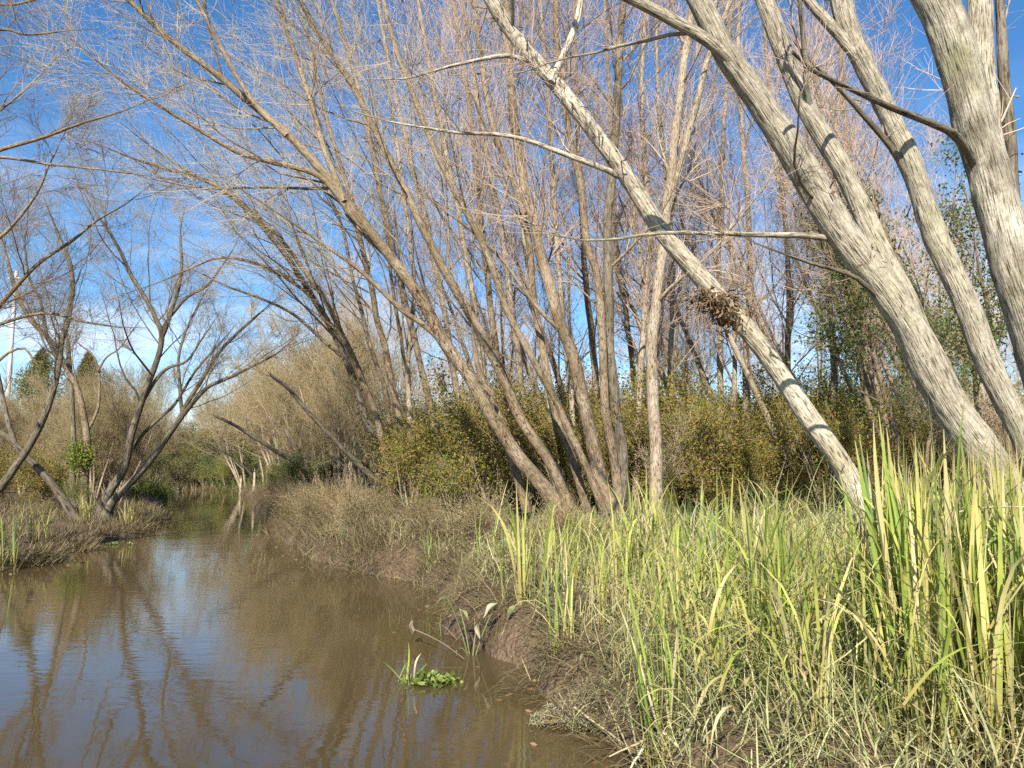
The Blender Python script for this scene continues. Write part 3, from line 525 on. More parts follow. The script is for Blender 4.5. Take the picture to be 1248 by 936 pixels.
# ------------------------------------------------------------------ prototypes copied through the woodland
def proto_parts(kind, h, lean, nst, bark, twig, n1, n2, n3, leaf=None, nleaf=0, lsize=.06, r0=.11, spread=.35, l1=(.2, .45), zmin=.25, lwid=(.35, .6), dead=0):
    stems = []
    for i in range(nst):
        a = rng.uniform(0, 6.28); o = np.array([math.cos(a), math.sin(a), 0]) * (0.15 * h / 8 if nst > 1 else 0); hh = h * rng.uniform(.75, 1.05)
        d = nrm(np.array([math.cos(a) * spread * rng.uniform(.3, 1), math.sin(a) * spread * rng.uniform(.3, 1), 1.0]) + np.array([lean, 0, 0])); p = [np.append(o + [0, 0, -.3], r0 * 1.1)]; q0 = o.copy(); m = 9
        for j in range(1, m + 1):
            d = nrm(d + np.array([0, 0, .05]) + rng.normal(size=3) * .05); q0 = q0 + d * hh / m; p.append(np.append(q0, max(r0 * (1 - j / m) ** .8, .006)))
        stems.append(dict(C=catmull(p, .35), limb=False, t0=None, n1=None, broken=False, mat=None))
    parts = []
    for s in stems:
        g = Geo(); C = s['C']; tubes(g, C[None, :, :3], C[None, :, 3], 9, 0, lump=.05); parts.append(('trunk', g.mesh(kind + '_trunk', M[bark])))
    g, _ = crown_geo(stems, None, n1=n1, n2=n2, n3=n3, l1=l1, zmin=zmin * h, rmin=.0045)
    parts.append(('crown', g.mesh(kind + '_crown', [M[bark], M[twig]])))
    if nleaf:
        lg = Geo(); src = g.v[2].reshape(-1, 3); ctr = src[rng.integers(0, len(src), nleaf)]; pos = ctr + rng.normal(size=ctr.shape) * .12
        leaf_cards(lg, pos, rng.uniform(.6, 1.4, nleaf) * lsize, rng.uniform(*lwid, nleaf) * lsize); parts.append(('foliage', lg.mesh(kind + '_leaves', M[leaf])))
    if dead:
        lg = Geo(); src = g.v[2].reshape(-1, 3); ctr = np.repeat(src[rng.integers(0, len(src), dead // 8)], 8, 0); pos = ctr + rng.normal(size=ctr.shape) * .15
        leaf_cards(lg, pos, rng.uniform(.05, .1, len(pos)), rng.uniform(.02, .05, len(pos)), down=.8); parts.append(('dead_leaves', lg.mesh(kind + '_dead', M['dead_leaf'])))
    return parts
def plant_copy(name, parts, x, y, scale, rot, label, cat, group=None, sz=1.0):
    t = thing(name, (x, y, float(ground(x, y))), label, cat, group); t.rotation_euler = (0, 0, rot); t.scale = (scale, scale, scale * sz)
    for nm, me in parts: link(nm, me, t)
    return t

PT = [proto_parts('wood%d' % i, h, ln, ns, 'bark_back', tw, n1, 7, 8, r0=r, spread=sp, dead=d) for i, (h, ln, ns, tw, n1, r, sp, d) in enumerate([
    (13, -.12, 1, 'twig_pink', 22, .12, .1, 160), (12, -.05, 2, 'twig_pale', 16, .10, .22, 80), (14, -.2, 1, 'twig_pink', 24, .14, .1, 60), (11, .05, 3, 'twig_pale', 12, .085, .3, 120), (12.5, -.25, 2, 'twig_pink', 16, .11, .2, 0)])]
PB = [proto_parts('bare%d' % i, h, ln, ns, 'bark_back', tw, n1, 9, 9, r0=r, spread=.5, l1=(.3, .6), zmin=.12) for i, (h, ln, ns, tw, n1, r) in enumerate([
    (6.0, -.2, 5, 'twig_olive', 16, .06), (5.0, .0, 6, 'twig_olive', 16, .05), (7.0, -.4, 5, 'twig_olive', 14, .06)])]
PU = [proto_parts('under%d' % i, h, 0, ns, 'bark_back', 'twig_olive', 14, 8, 6, leaf=lf, nleaf=nl, lsize=ls, r0=.03, spread=.7, l1=(.4, .8), zmin=.08) for i, (h, ns, lf, nl, ls) in enumerate([
    (2.4, 8, 'leaf_olive', 6800, .075), (2.0, 8, 'leaf_olive', 5600, .08), (2.6, 7, 'leaf_green', 5200, .085), (2.2, 8, 'leaf_bright', 3600, .08), (2.8, 8, 'leaf_dark', 6500, .09)])]
PE = [proto_parts('ever%d' % i, h, -.05, 2, 'bark_brown', 'twig_olive', 16, 8, 6, leaf=lf, nleaf=nl, lsize=ls, r0=.09, spread=.3, zmin=.2, l1=(.25, .5)) for i, (h, lf, nl, ls) in enumerate([(8.5, 'leaf_green', 4200, .10), (9.0, 'leaf_dark', 7000, .12)])]

PS = [proto_parts('scrub%d' % i, h, -.1, 8, 'bark_back', tw, 16, 9, 8, leaf=lf, nleaf=nl, lsize=.06, r0=.03, spread=.6, l1=(.4, .8), zmin=.08) for i, (h, tw, lf, nl) in enumerate([(3.0, 'twig_tan', 'leaf_olive', 500), (2.6, 'twig_pink', 'vine', 3200)])]
PD = [proto_parts('dead%d' % i, h, -.25, 7, 'bark_back', 'twig_olive', 12, 8, 6, leaf=lf, nleaf=nl, lsize=.05, r0=.012, spread=.9, l1=(.4, .8), zmin=.05) for i, (h, lf, nl) in enumerate([(.85, 'vine', 1300), (.7, 'dry_grass', 1800)])]
GW = 'slender bare trees of the woodland behind'
def wpx(px, Y): return (px - W / 2) / F * Y
placed = []
ORD = ['first', 'second', 'third', 'fourth', 'fifth', 'sixth', 'seventh', 'eighth', 'ninth', 'tenth', 'eleventh', 'twelfth', 'thirteenth', 'fourteenth', 'fifteenth', 'sixteenth']
def zone(px):
    for lim, txt in ((480, 'above the river-bend willow'), (560, 'right of the river-bend willow'), (640, 'behind the far-leaning willow foot'), (720, 'behind the brown upright stems'), (790, 'left of the straight pale stem'), (860, 'right of the straight pale stem'), (940, 'behind the debris ball'), (1030, 'behind the slim slanting trunk'), (1120, 'left of the massive beige trunk')):
        if px < lim: return txt
    return 'behind the massive beige trunk'
def lzone(px): return 'at the left edge' if px < 75 else 'behind the upright left bank tree' if px < 125 else 'behind the V-shaped tree' if px < 190 else 'at the far left waterline'
pending = []
def relabel():
    """likes with the same description are told apart by their order from the left"""
    by = {}
    for o, txt, px in pending: by.setdefault(txt, []).append((px, o))
    for txt, lst in by.items():
        lst.sort(key=lambda a: a[0])
        for i, (px, o) in enumerate(lst): o['label'] = txt if len(lst) == 1 else txt + ', ' + ORD[min(i, 15)] + ' from left'
    pending.clear()
for (x0, x1, y0, y1, cnt) in [(1090, 1290, 15, 20, 2), (560, 1240, 19, 27, 11), (450, 1300, 27, 42, 17), (460, 1350, 42, 65, 15)]:
    for i in range(cnt):
        for tries in range(30):
            px = x0 + (x1 - x0) * (i + rng.uniform(-.2, 1.2)) / cnt; Y = rng.uniform(y0, y1); x = wpx(px, Y)
            if x > xr(Y) + 2.0 and all((x - a) ** 2 + (Y - b) ** 2 > 1.2 for a, b in placed): break
        else: continue
        placed.append((x, Y)); k = int(rng.integers(0, 5))
        o = plant_copy('slender_tree', PT[k], x, Y, rng.uniform(.8, 1.15), rng.uniform(-.5, .5), 'tree', 'tree', GW)
        pending.append((o, ('near' if y0 < 20 else 'mid-distance' if y0 < 40 else 'far') + ' ' + ['straight', 'two-stemmed', 'tall leaning', 'three-stemmed', 'leaning two-stemmed'][k] + ' bare tree ' + zone(px), px))
relabel()
# bare feathery trees at the river bend and behind the left bank
for i, (px, Y, k, s, rot) in enumerate([(300, 50, 2, 1.1, 0), (325, 44, 0, 1.1, .4), (345, 40, 2, 1.05, -.3), (365, 36, 0, 1.15, .2), (390, 33, 2, 1.1, .1), (405, 40, 0, 1.35, .6), (425, 31, 0, 1.1, -.4), (440, 38, 2, 1.3, .3), (380, 48, 2, 1.5, 0), (340, 54, 0, 1.5, .5), (455, 29, 1, 1.1, .2), (415, 27, 0, .9, -.2), (480, 34, 2, 1.3, 0), (355, 31, 1, .75, 0)]):
    o = plant_copy('feathery_tree', PB[k], wpx(px, Y), Y, s, rot, 'tree', 'tree', 'bare feathery trees at the river bend')
    pending.append((o, ['bare tan feathery tree', 'low olive-brown feathery tree', 'left-leaning bare feathery tree'][k] + ' on the right bank at the river bend', px))
for i in range(44):
    Y = rng.uniform(29, 66); px = rng.uniform(-60, 262); x = wpx(px, Y)
    if x > xl(Y) - 1.5: x = float(xl(Y)) - rng.uniform(1.5, 5)
    k = int(rng.integers(0, 3)); o = plant_copy('feathery_tree', PB[k], x, Y, rng.uniform(.6, .92), rng.uniform(-3, 3), 'tree', 'tree', 'bare feathery trees behind the left bank')
    pending.append((o, ['tan', 'low olive-brown', 'slanting'][k] + ' feathery tree ' + lzone(x / Y * F + W / 2) + (', near row' if Y < 43 else ', middle row' if Y < 54 else ', back row'), x / Y))
for i in range(16):
    Y = rng.uniform(74, 95); px = rng.uniform(120, 420)
    k = int(rng.integers(0, 3)); o = plant_copy('feathery_tree', PB[k], wpx(px, Y), Y, rng.uniform(1.2, 1.7), rng.uniform(-3, 3), 'tree', 'tree', 'distant bare trees beyond the bend')
    pending.append((o, 'distant ' + ['tan', 'olive-brown', 'slanting'][k] + ' feathery tree beyond the river bend', px))
relabel()
# evergreens
def conifer(px, Y, h, wd, label):
    x = wpx(px, Y); g = Geo(); n = 16000; z = rng.random(n) ** .8; ang = rng.uniform(0, 6.28, n); lob = 1 + .4 * np.sin(3 * ang + 9 * z) + .3 * np.sin(17 * z + 2 * ang) + .2 * np.sin(31 * z + 5 * ang)
    r = wd * (1 - z ** 2.2) ** .8 * np.clip(z * 6, .3, 1) * lob * rng.random(n) ** .4; pos = np.stack([r * np.cos(ang), r * np.sin(ang), .6 + z * (h - .6)], 1)
    leaf_cards(g, pos, rng.uniform(.12, .3, n), rng.uniform(.03, .06, n)); t = thing('conifer', (x, Y, float(ground(x, Y))), label, 'tree')
    link('crown', g.mesh('conifer_crown', M['needle']), t); g2 = Geo(); C = np.array([[0, 0, -.3], [.03, 0, h * .3], [-.03, 0, h * .6], [0, 0, h * .97]]); tubes(g2, C[None], np.array([[.18, .15, .1, .02]]), 9); link('trunk', g2.mesh('conifer_trunk', M['bark_brown']), t)
conifer(46, 46, 8.3, 2.0, 'broad olive evergreen rising above the thicket at far left')
conifer(103, 44, 7.8, 1.5, 'narrow olive evergreen behind the left bank, right of the broad one')
conifer(122, 34, 3.6, .55, 'small dark pointed evergreen behind the V-shaped tree')
for px, Y, k, s, lab in [(1085, 22, 0, .85, 'glossy-leaved evergreen seen between the massive trunk and the mid-grey trunk'), (1180, 26, 0, .8, 'dark evergreen tree behind the grey trunk at the right edge'), (1120, 15.5, 0, .55, 'low glossy evergreen behind the foot of the massive trunk'),
                         (1112, 17, 0, .95, 'leafy evergreen rising between the massive trunk and the grey edge trunk'), (1232, 16, 0, .9, 'leafy evergreen at the right edge behind the grey trunk'),
                         (215, 62, 1, .42, 'dark evergreen overhanging the far left bank at the bend'), (250, 70, 1, .5, 'dark evergreen closing the end of the river'), (193, 60, 1, .4, 'dark evergreen on the far left bank behind the V-shaped tree')]:
    plant_copy('evergreen_tree', PE[k], wpx(px, Y), Y, s, 1.0 + px, lab, 'tree')
# undergrowth shrubs
GS = 'olive thicket shrubs under the woodland'
for (x0, x1, y0, y1, cnt, hh) in [(500, 1260, 17.5, 20, 22, .9), (500, 1300, 20, 25, 30, 1.2), (480, 1350, 25, 36, 32, 1.35), (440, 1400, 36, 60, 34, 1.5)]:
    for i in range(cnt):
        px = x0 + (x1 - x0) * (i + rng.random()) / cnt; Y = rng.uniform(y0, y1); x = wpx(px, Y); k = int(rng.choice(7, p=[.42, .27, .02, .17, 0, .06, .06]))
        o = plant_copy('thicket_shrub', (PU + PS)[k], x, Y, hh * rng.uniform(.7, 1.15), rng.uniform(0, 6), 'shrub', 'shrub', GS, sz=rng.uniform(.8, 1.1))
        pending.append((o, {17.5: 'front', 20: 'middle', 25: 'rear', 36: 'distant'}[y0] + ' ' + ['olive', 'low olive', 'green', 'yellow-green', 'dark green', 'bare tan', 'brown-leaved'][k] + ' shrub ' + zone(px), px))
relabel()
GL = 'thicket shrubs on the left bank'
for i in range(26):
    Y = rng.uniform(24, 55); px = rng.uniform(-40, 215); x = min(wpx(px, Y), float(xl(Y)) - rng.uniform(.8, 4)); k = int(rng.choice([0, 1, 1, 0, 3]))
    o = plant_copy('thicket_shrub', PU[k], x, Y, rng.uniform(.5, .9), rng.uniform(0, 6), 'shrub', 'shrub', GL)
    pending.append((o, ['olive', 'low olive', 'green', '', 'dark'][k] + ' thicket shrub ' + lzone(x / Y * F + W / 2) + (', near row' if Y < 35 else ', back row'), x / Y))
relabel()
for px, Y, k, s, lab in [(352, 31, 3, .55, 'bright yellow-green shrub at the water beside the river bend'), (338, 36, 3, .55, 'yellow-green shrub behind the grey posts'), (366, 29.5, 2, .55, 'small blue-green shrub at the water below the broken dark trunk'),
                         (92, 24.5, 3, .38, 'small yellow-green shrub at the foot of the upright left bank tree'), (268, 62, 3, .7, 'pale green shrub at the far end of the river'), (240, 60, 4, .8, 'dark shrub at the far waterline'), (222, 56, 4, .8, 'dark shrub overhanging the far left waterline'), (285, 60, 2, .7, 'green shrub at the far right waterline')]:
    plant_copy('waterside_shrub', PU[k], wpx(px, Y), Y, s, px, lab, 'shrub')
for i in range(34):
    Y = rng.uniform(59, 84); px = 185 + 140 * (i + rng.random()) / 34; x = wpx(px, Y)
    if xl(Y) - .3 < x < xr(Y) + .5: continue
    k = int(rng.choice([0, 1, 3, 4, 2])); o = plant_copy('thicket_shrub', PU[k], x, Y, rng.uniform(.9, 1.6), rng.uniform(0, 6), 'shrub', 'shrub', 'shrubs at the far end of the river')
    pending.append((o, ['olive', 'low olive', 'green', 'yellow-green', 'dark green'][k] + ' shrub closing the far end of the river', px))
relabel()
for i in range(7):
    px = 640 + 420 * (i + rng.random()) / 7; Y = rng.uniform(15, 17.5); k = int(rng.choice([0, 2, 3, 1])); o = plant_copy('low_shrub', PU[k], wpx(px, Y), Y, rng.uniform(.16, .3), rng.uniform(0, 6), 'shrub', 'shrub', 'low shrubs at the feet of the willows')
    pending.append((o, ['olive', 'dull olive', 'green', 'yellow-green'][k] + ' low shrub in the grass ' + zone(px).replace('behind', 'before'), px))
for i in range(24):
    Y = 10.5 + 17 * (i + rng.random()) / 24; x = float(xr(Y)) + rng.uniform(.15, 1.7); k = i % 2
    o = plant_copy('dead_shrub', PD[k], x, Y, rng.uniform(.4, .75), rng.uniform(0, 6), 'shrub', 'shrub', 'dead shrubs along the right bank')
    pending.append((o, ['brown withered shrub', 'grey drooping shrub'][k] + (' on the bank point' if Y < 14 else ' on the bank before the river-bend willow' if Y < 21 else ' at the water near the river bend'), x / Y))
relabel()
for i in range(16):
    Y = 51 + 15 * i / 16; x = float(xr(Y)) + rng.uniform(-.1, .8); k = int(rng.choice([3, 2, 0, 3])); o = plant_copy('waterside_shrub', PU[k], x, Y, rng.uniform(.55, .9), rng.uniform(0, 6), 'shrub', 'shrub', 'shrubs along the far waterline')
    pending.append((o, ['olive', '', 'green', 'yellow-green'][k] + ' shrub hanging over the far waterline', x / Y))
for i in range(16):
    Y = rng.uniform(42, 64); px = 350 + 130 * (i + rng.random()) / 16; k = int(rng.choice([0, 1, 2])); o = plant_copy('thicket_shrub', PU[k], wpx(px, Y), Y, rng.uniform(1.0, 1.5), rng.uniform(0, 6), 'shrub', 'shrub', 'shrubs behind the river bend')
    pending.append((o, ['olive', 'low olive', 'green'][k] + ' shrub behind the feathery trees of the bend', px))
relabel()
# green tuft on the upright left bank tree
tp = at(97, 555, 25.7); t = thing('mistletoe_clump', tp, 'round yellow-green tuft growing on the upright left bank tree', 'plant'); g = Geo(); n = 1500
d = rng.normal(size=(n, 3)) * np.array([.24, .2, .26]); leaf_cards(g, d, rng.uniform(.08, .16, n), rng.uniform(.025, .05, n), down=.3); link('foliage', g.mesh('tuft', M['leaf_bright']), t)
g = Geo(); P = np.zeros((14, 4, 3)); dd = nrm(rng.normal(size=(14, 3))); P += dd[:, None] * np.linspace(0, .4, 4)[None, :, None]; tubes(g, P, np.full((14, 4), .008), 4); link('stems', g.mesh('tuft_stems', M['twig_olive']), t)

# ------------------------------------------------------------------ ground cover
def scatter(n, y0, y1, d0, d1, side=1, dens=1.0):
    y = y0 + (y1 - y0) * rng.random(n) ** dens; d = d0 + (d1 - d0) * rng.random(n); x = xr(y) + d if side > 0 else xl(y) - d
    return np.stack([x, y, ground(x, y)], 1)
def patch(p, f=1.0): return np.clip(.72 + .45 * np.sin(1.9 * f * p[:, 0] + 1.1 * p[:, 1]) * np.sin(1.3 * f * p[:, 1] - .7 * p[:, 0] + 1) + .35 * np.sin(4.3 * f * p[:, 0] + .5) * np.sin(3.9 * f * p[:, 1]), .25, 1.5)
def clumped(n, y0, y1, d0, d1, per, rad, side=1):
    c = scatter(max(1, n // per), y0, y1, d0, d1, side); p = np.repeat(c, per, 0); p[:, :2] += rng.normal(size=(len(p), 2)) * rad; p[:, 2] = ground(p[:, 0], p[:, 1]); return p
def stuff(name, g, m, label, cat): return tag(link(name, g.mesh(name, M[m])), label, cat, kind='stuff')
# dry drooping grass along the right bank
g = Geo()
for p, l0, l1 in [(clumped(26000, 9, 26, .05, 3.2, 40, .16), .3, .75), (clumped(9000, 24, 45, .0, 3.0, 30, .25), .4, .9), (clumped(6000, 44, 75, .0, 6.0, 30, .3), .5, 1.1)]:
    n = len(p); az = np.where(rng.random(n) < .6, math.pi + rng.normal(size=n) * .7, rng.uniform(0, 6.28, n)); blades(g, p, patch(p, 1.4) * rng.uniform(l0, l1, n), rng.uniform(.005, .014, n), az, rng.uniform(0, .6, n), rng.uniform(.6, 2.4, n), k=4)
p = clumped(9000, 4.2, 27, .0, .45, 22, .09); n = len(p); blades(g, p, rng.uniform(.15, .5, n), rng.uniform(.004, .011, n), math.pi + rng.normal(size=n) * .6, rng.uniform(.5, 1.5, n), rng.uniform(.5, 1.6, n), k=5)
stuff('dry_grass', g, 'dry_grass', 'dry grey-brown drooping grass along the right bank', 'grass')
g = Geo(); p = clumped(24000, 9, 40, .3, 6, 30, .2, -1); n = len(p)
blades(g, p, patch(p) * rng.uniform(.2, .6, n), rng.uniform(.006, .016, n), rng.uniform(0, 6.28, n), rng.uniform(0, .6, n), rng.uniform(.4, 2.2, n), k=3)
p = clumped(5000, 9, 32, .0, .6, 30, .12, -1); n = len(p); blades(g, p, rng.uniform(.15, .5, n), rng.uniform(.008, .02, n), rng.normal(size=n) * .8, rng.uniform(.2, .9, n), rng.uniform(.4, 2.2, n), k=4)
stuff('bank_grass', g, 'dry_grass', 'dull dry grass and litter covering the left bank', 'grass')
# green grass under the trees
g = Geo(); p = clumped(24000, 14, 30, 3.0, 22, 25, .25); n = len(p)
blades(g, p, patch(p) * rng.uniform(.2, .85, n) * np.where(p[:, 1] < 17, .5, 1), rng.uniform(.012, .026, n), rng.uniform(0, 6.28, n), rng.uniform(0, .4, n), rng.uniform(.3, 1.8, n), k=3); p = np.concatenate([clumped(4500, 50, 72, -.1, 4, 30, .3), clumped(3500, 40, 66, -.1, 3, 30, .3, -1)]); n = len(p); blades(g, p, rng.uniform(.4, 1.1, n), rng.uniform(.02, .05, n), rng.uniform(0, 6.28, n), rng.uniform(0, .5, n), rng.uniform(.3, 2.0, n), k=4)
stuff('green_grass', g, 'grass', 'green grass under the leaning willows and along the far banks', 'grass')
# withered pale herbs matted on the near bank
g = Geo(); p = clumped(38000, 3.2, 15, .1, 9.0, 34, .12); n = len(p); hgt = np.clip((p[:, 0] - xr(p[:, 1])) * 1.0, .08, .42) * patch(p, 1.3) * np.where(p[:, 1] > 9, .6, 1); p[:, 2] += rng.random(n) * hgt
blades(g, p, rng.uniform(.10, .38, n), rng.uniform(.003, .011, n), rng.uniform(0, 6.28, n), rng.uniform(0, 2.6, n), rng.uniform(-1.2, 2.0, n), k=4, twist=1.2)
p = clumped(10000, 4.0, 13, .1, 7.0, 50, .12); n = len(p); hgt = np.clip((p[:, 0] - xr(p[:, 1])) * 1.0, .08, .4); p[:, 2] += rng.random(n) * hgt; leaf_cards(g, p, rng.uniform(.02, .055, n), rng.uniform(.006, .018, n), down=.4)
stuff('withered_herbs', g, 'dusty', 'pale dusty withered herbs matted over the near bank', 'herbs')
# dense dead stems and hanging blades right in front
g = Geo(); p = clumped(9000, 3.0, 7.0, .25, 4.0, 26, .10); n = len(p); hgt = np.clip((p[:, 0] - xr(p[:, 1])) * .9, .08, .8); p[:, 2] += rng.random(n) ** 1.5 * hgt
blades(g, p, rng.uniform(.12, .5, n), rng.uniform(.003, .010, n), rng.uniform(0, 6.28, n), rng.uniform(0, 1.7, n), rng.uniform(-.6, 2.4, n), k=5, twist=1.2)
p = clumped(3600, 3.0, 5.4, .05, 1.7, 26, .12); n = len(p); p[:, 2] += rng.random(n) ** 2 * .25
blades(g, p, rng.uniform(.12, .45, n), rng.uniform(.003, .009, n), rng.uniform(0, 6.28, n), rng.uniform(.3, 1.8, n), rng.uniform(-.4, 2.0, n), k=5, twist=1.2)
stuff('dead_reed_litter', g, 'dusty', 'tangle of dead straw-coloured reed leaves between the near reeds', 'litter')
def by_px(spec):
    out = []
    for px, Y, n, rad in spec:
        c = np.array([wpx(px, Y), Y]); q_ = c + rng.normal(size=(n, 2)) * rad; out.append(np.column_stack([q_, ground(q_[:, 0], q_[:, 1])]))
    out = np.concatenate(out); return out[out[:, 0] > xr(out[:, 1]) + .2]
g = Geo(); sp = [(rng.uniform(1075, 1275), rng.uniform(3.2, 5.0), 15, .07) for i in range(58)]; p = by_px(sp); n = len(p)
blades(g, p, rng.uniform(.75, 1.4, n), rng.uniform(.010, .026, n), rng.uniform(0, 6.28, n), np.abs(rng.normal(size=n)) * .09, rng.uniform(0, 1.2, n) ** 3, k=9, droop=4.0)
sp = [(rng.uniform(1060, 1275), rng.uniform(3.2, 5.0), 10, .1) for i in range(40)]; p = by_px(sp); n = len(p); p[:, 2] += rng.uniform(.2, .8, n)
blades(g, p, rng.uniform(.3, .7, n), rng.uniform(.006, .016, n), rng.uniform(0, 6.28, n), rng.uniform(.2, 1.2, n), rng.uniform(.5, 2.2, n), k=7, droop=1.6)
sp = [(px + rng.normal() * 16, Y * rng.uniform(.95, 1.05), int(38 * f), .09) for px, Y, f in [(945, 4.4, 1.2), (965, 4.7, 1), (905, 5.4, 1), (880, 6.0, .8), (1010, 5.2, .8), (740, 6.8, 1), (775, 6.6, 1.2), (805, 7.2, 1), (760, 8.2, 1), (700, 8.8, .8), (655, 7.6, .7), (835, 8.4, .8), (870, 9.2, .8), (930, 8.8, .8), (990, 9.5, .7), (1040, 8.0, .6), (720, 10.5, .8), (790, 11, .8), (650, 10.5, .6), (610, 9.6, .5)]]; p = by_px(sp); n = len(p)
blades(g, p, rng.uniform(.6, 1.25, n) * np.where(p[:, 0] / p[:, 1] > .36, .5, 1) * np.where(p[:, 1] > 7.8, .5, 1), rng.uniform(.012, .030, n), rng.uniform(0, 6.28, n), np.abs(rng.normal(size=n)) * .14, rng.uniform(0, 1.5, n) ** 2, k=8, droop=3.0)
sp = [(rng.uniform(800, 1065), rng.uniform(3.5, 6.2), 13, .06) for i in range(34)]; p = by_px(sp); n = len(p)
blades(g, p, rng.uniform(.45, 1.0, n), rng.uniform(.009, .024, n), rng.uniform(0, 6.28, n), np.abs(rng.normal(size=n)) * .12, rng.uniform(0, 1.4, n) ** 2, k=8, droop=3.0)
sp = [(rng.uniform(790, 1065), rng.uniform(3.5, 6.5), 7, .1) for i in range(40)]; p = by_px(sp); n = len(p); p[:, 2] += rng.uniform(.15, .5, n)
blades(g, p, rng.uniform(.25, .6, n), rng.uniform(.008, .022, n), rng.uniform(0, 6.28, n), rng.uniform(.3, 1.2, n), rng.uniform(.8, 2.2, n), k=7, droop=1.4)
sp = [(rng.uniform(1060, 1275), rng.uniform(3.2, 5.2), 5, .12) for i in range(34)] + [(rng.uniform(660, 1040), rng.uniform(4.6, 9.5), 4, .12) for i in range(46)]; p = by_px(sp); n = len(p)      # blades snapped and folded over
blades(g, p, rng.uniform(.8, 1.35, n) * np.where(p[:, 1] > 5.5, .8, 1), rng.uniform(.010, .024, n), rng.uniform(0, 6.28, n), np.abs(rng.normal(size=n)) * .12, rng.uniform(1.4, 2.7, n), k=10, droop=rng.choice([5.0]))
stuff('near_reeds', g, 'reed_stuff', 'thick stand of yellow-green reed blades filling the lower right corner', 'reeds')
# loose reed bed
g = Geo(); p = clumped(1500, 3.2, 8, .6, 6.0, 12, .10); n = len(p)
blades(g, p, rng.uniform(.35, .8, n), rng.uniform(.008, .022, n), rng.uniform(0, 6.28, n), np.abs(rng.normal(size=n)) * .12, rng.uniform(.0, 1.3, n), k=6, droop=2.5)
p = clumped(3000, 8, 15.5, 1.2, 11, 22, .12); n = len(p)
blades(g, p, patch(p) * rng.uniform(.3, .7, n) * np.where(p[:, 1] > 9.5, .55, .8), rng.uniform(.012, .03, n), rng.uniform(0, 6.28, n), np.abs(rng.normal(size=n)) * .14, rng.uniform(.0, 1.6, n), k=6, droop=2.5)
p = clumped(170, 9, 22, .3, 4, 14, .1, -1); n = len(p); blades(g, p, rng.uniform(.5, 1.1, n), rng.uniform(.012, .03, n), rng.uniform(0, 6.28, n), np.abs(rng.normal(size=n)) * .2, rng.uniform(.2, 1.6, n), k=6, droop=2.0)
stuff('reed_bed', g, 'reed_stuff', 'loose bed of yellow-green reeds spread over both banks', 'reeds')
# far brush that closes the view between the trunks
g = Geo(); n = 90000; c = np.stack([rng.uniform(-85, 120, 640), rng.uniform(72, 116, 640)], 1); ci = rng.integers(0, 640, n); rad = rng.uniform(1.2, 3.4, 640)
d = nrm(rng.normal(size=(n, 3))) * (rng.random(n) ** .5)[:, None] * rad[ci][:, None]; p = np.zeros((n, 3)); p[:, 0] = c[ci, 0] + d[:, 0]; p[:, 1] = c[ci, 1] + d[:, 1]; p[:, 2] = ground(p[:, 0], p[:, 1]) + 1.2 + d[:, 2] * .9 + rad[ci] * .5
leaf_cards(g, p, rng.uniform(.25, .6, n), rng.uniform(.05, .16, n)); stuff('distant_woodland', g, 'leaf_olive', 'distant olive brush closing the view beyond the trees', 'woodland')

# ------------------------------------------------------------------ reed clumps whose blades can be told apart
def blade_mesh(i):
    k = 10; s = np.linspace(0, 1, k); bend = [0.05, .15, .3, .5, .8, 1.2, 1.9, .1, .2, 2.4, .4, .1][i % 12]; kink = [0, 0, 0, 0, 0, 0, .5, 1.6, 0, .4, 1.9, .9][i % 12]; ks = rng.uniform(.55, .85)
    th = .02 + bend * s ** 2.4 + kink / (1 + np.exp(-(s - ks) * 40)); thm = .5 * (th[1:] + th[:-1]); x = np.concatenate([[0], np.cumsum(np.sin(thm))]) / (k - 1); z = np.concatenate([[0], np.cumsum(np.cos(thm))]) / (k - 1)
    w = (.55 + .75 * s - 1.22 * s ** 4) * .5; tw = s * rng.uniform(-.7, .7)
    Pm = np.stack([x, np.zeros(k), z], 1); nrmv = np.stack([np.cos(th), np.zeros(k), -np.sin(th)], 1); side = np.stack([np.sin(tw), np.cos(tw), np.zeros(k)], 1)
    # unit length, width 0.016 of the length; a shallow V across
    ww = w[:, None] * .0185
    v = np.stack([Pm - side * ww, Pm + nrmv * ww * .5, Pm + side * ww], 1); ii = np.arange(k * 3).reshape(k, 3)
    q = np.concatenate([np.stack([ii[:-1, j], ii[:-1, j + 1], ii[1:, j + 1], ii[1:, j]], -1) for j in (0, 1)]); sv = np.repeat(s, 3)
    uv = np.stack([np.full(len(q) * 4, .5), sv[q.ravel()]], 1); g = Geo(); g.add(v, q, uv); return g.mesh('reed_blade', M['reed'])
BM = [blade_mesh(i) for i in range(24)]
def reed_clump(px, Y, nb, top_y, rad, label, wmul=1.0, straight=.6, z0=None, spread=.09):
    x = wpx(px, Y); zg = float(ground(x, Y)) if z0 is None else z0; t = thing('reed_clump', (x, Y, zg - .03), label, 'reeds')
    top = CAMZ + (HOR - top_y) / F * Y - zg
    for i in range(nb):
        k = int(rng.choice([0, 1, 2, 7, 8, 11, 12, 13, 14, 20])) if rng.random() < straight else int(rng.integers(0, 24))
        Lb = top * rng.uniform(.55, 1.05); o = link('blade', BM[k], t); a = rng.uniform(0, 6.28); rr = rad * rng.random() ** .5; o.location = (rr * math.cos(a), rr * math.sin(a), 0)
        o.rotation_euler = (rng.normal() * spread, rng.normal() * spread, rng.uniform(0, 6.28)); wv = wmul * rng.uniform(.75, 1.25) * 1.5 / Lb; o.scale = (Lb, Lb * wv, Lb)
    return t
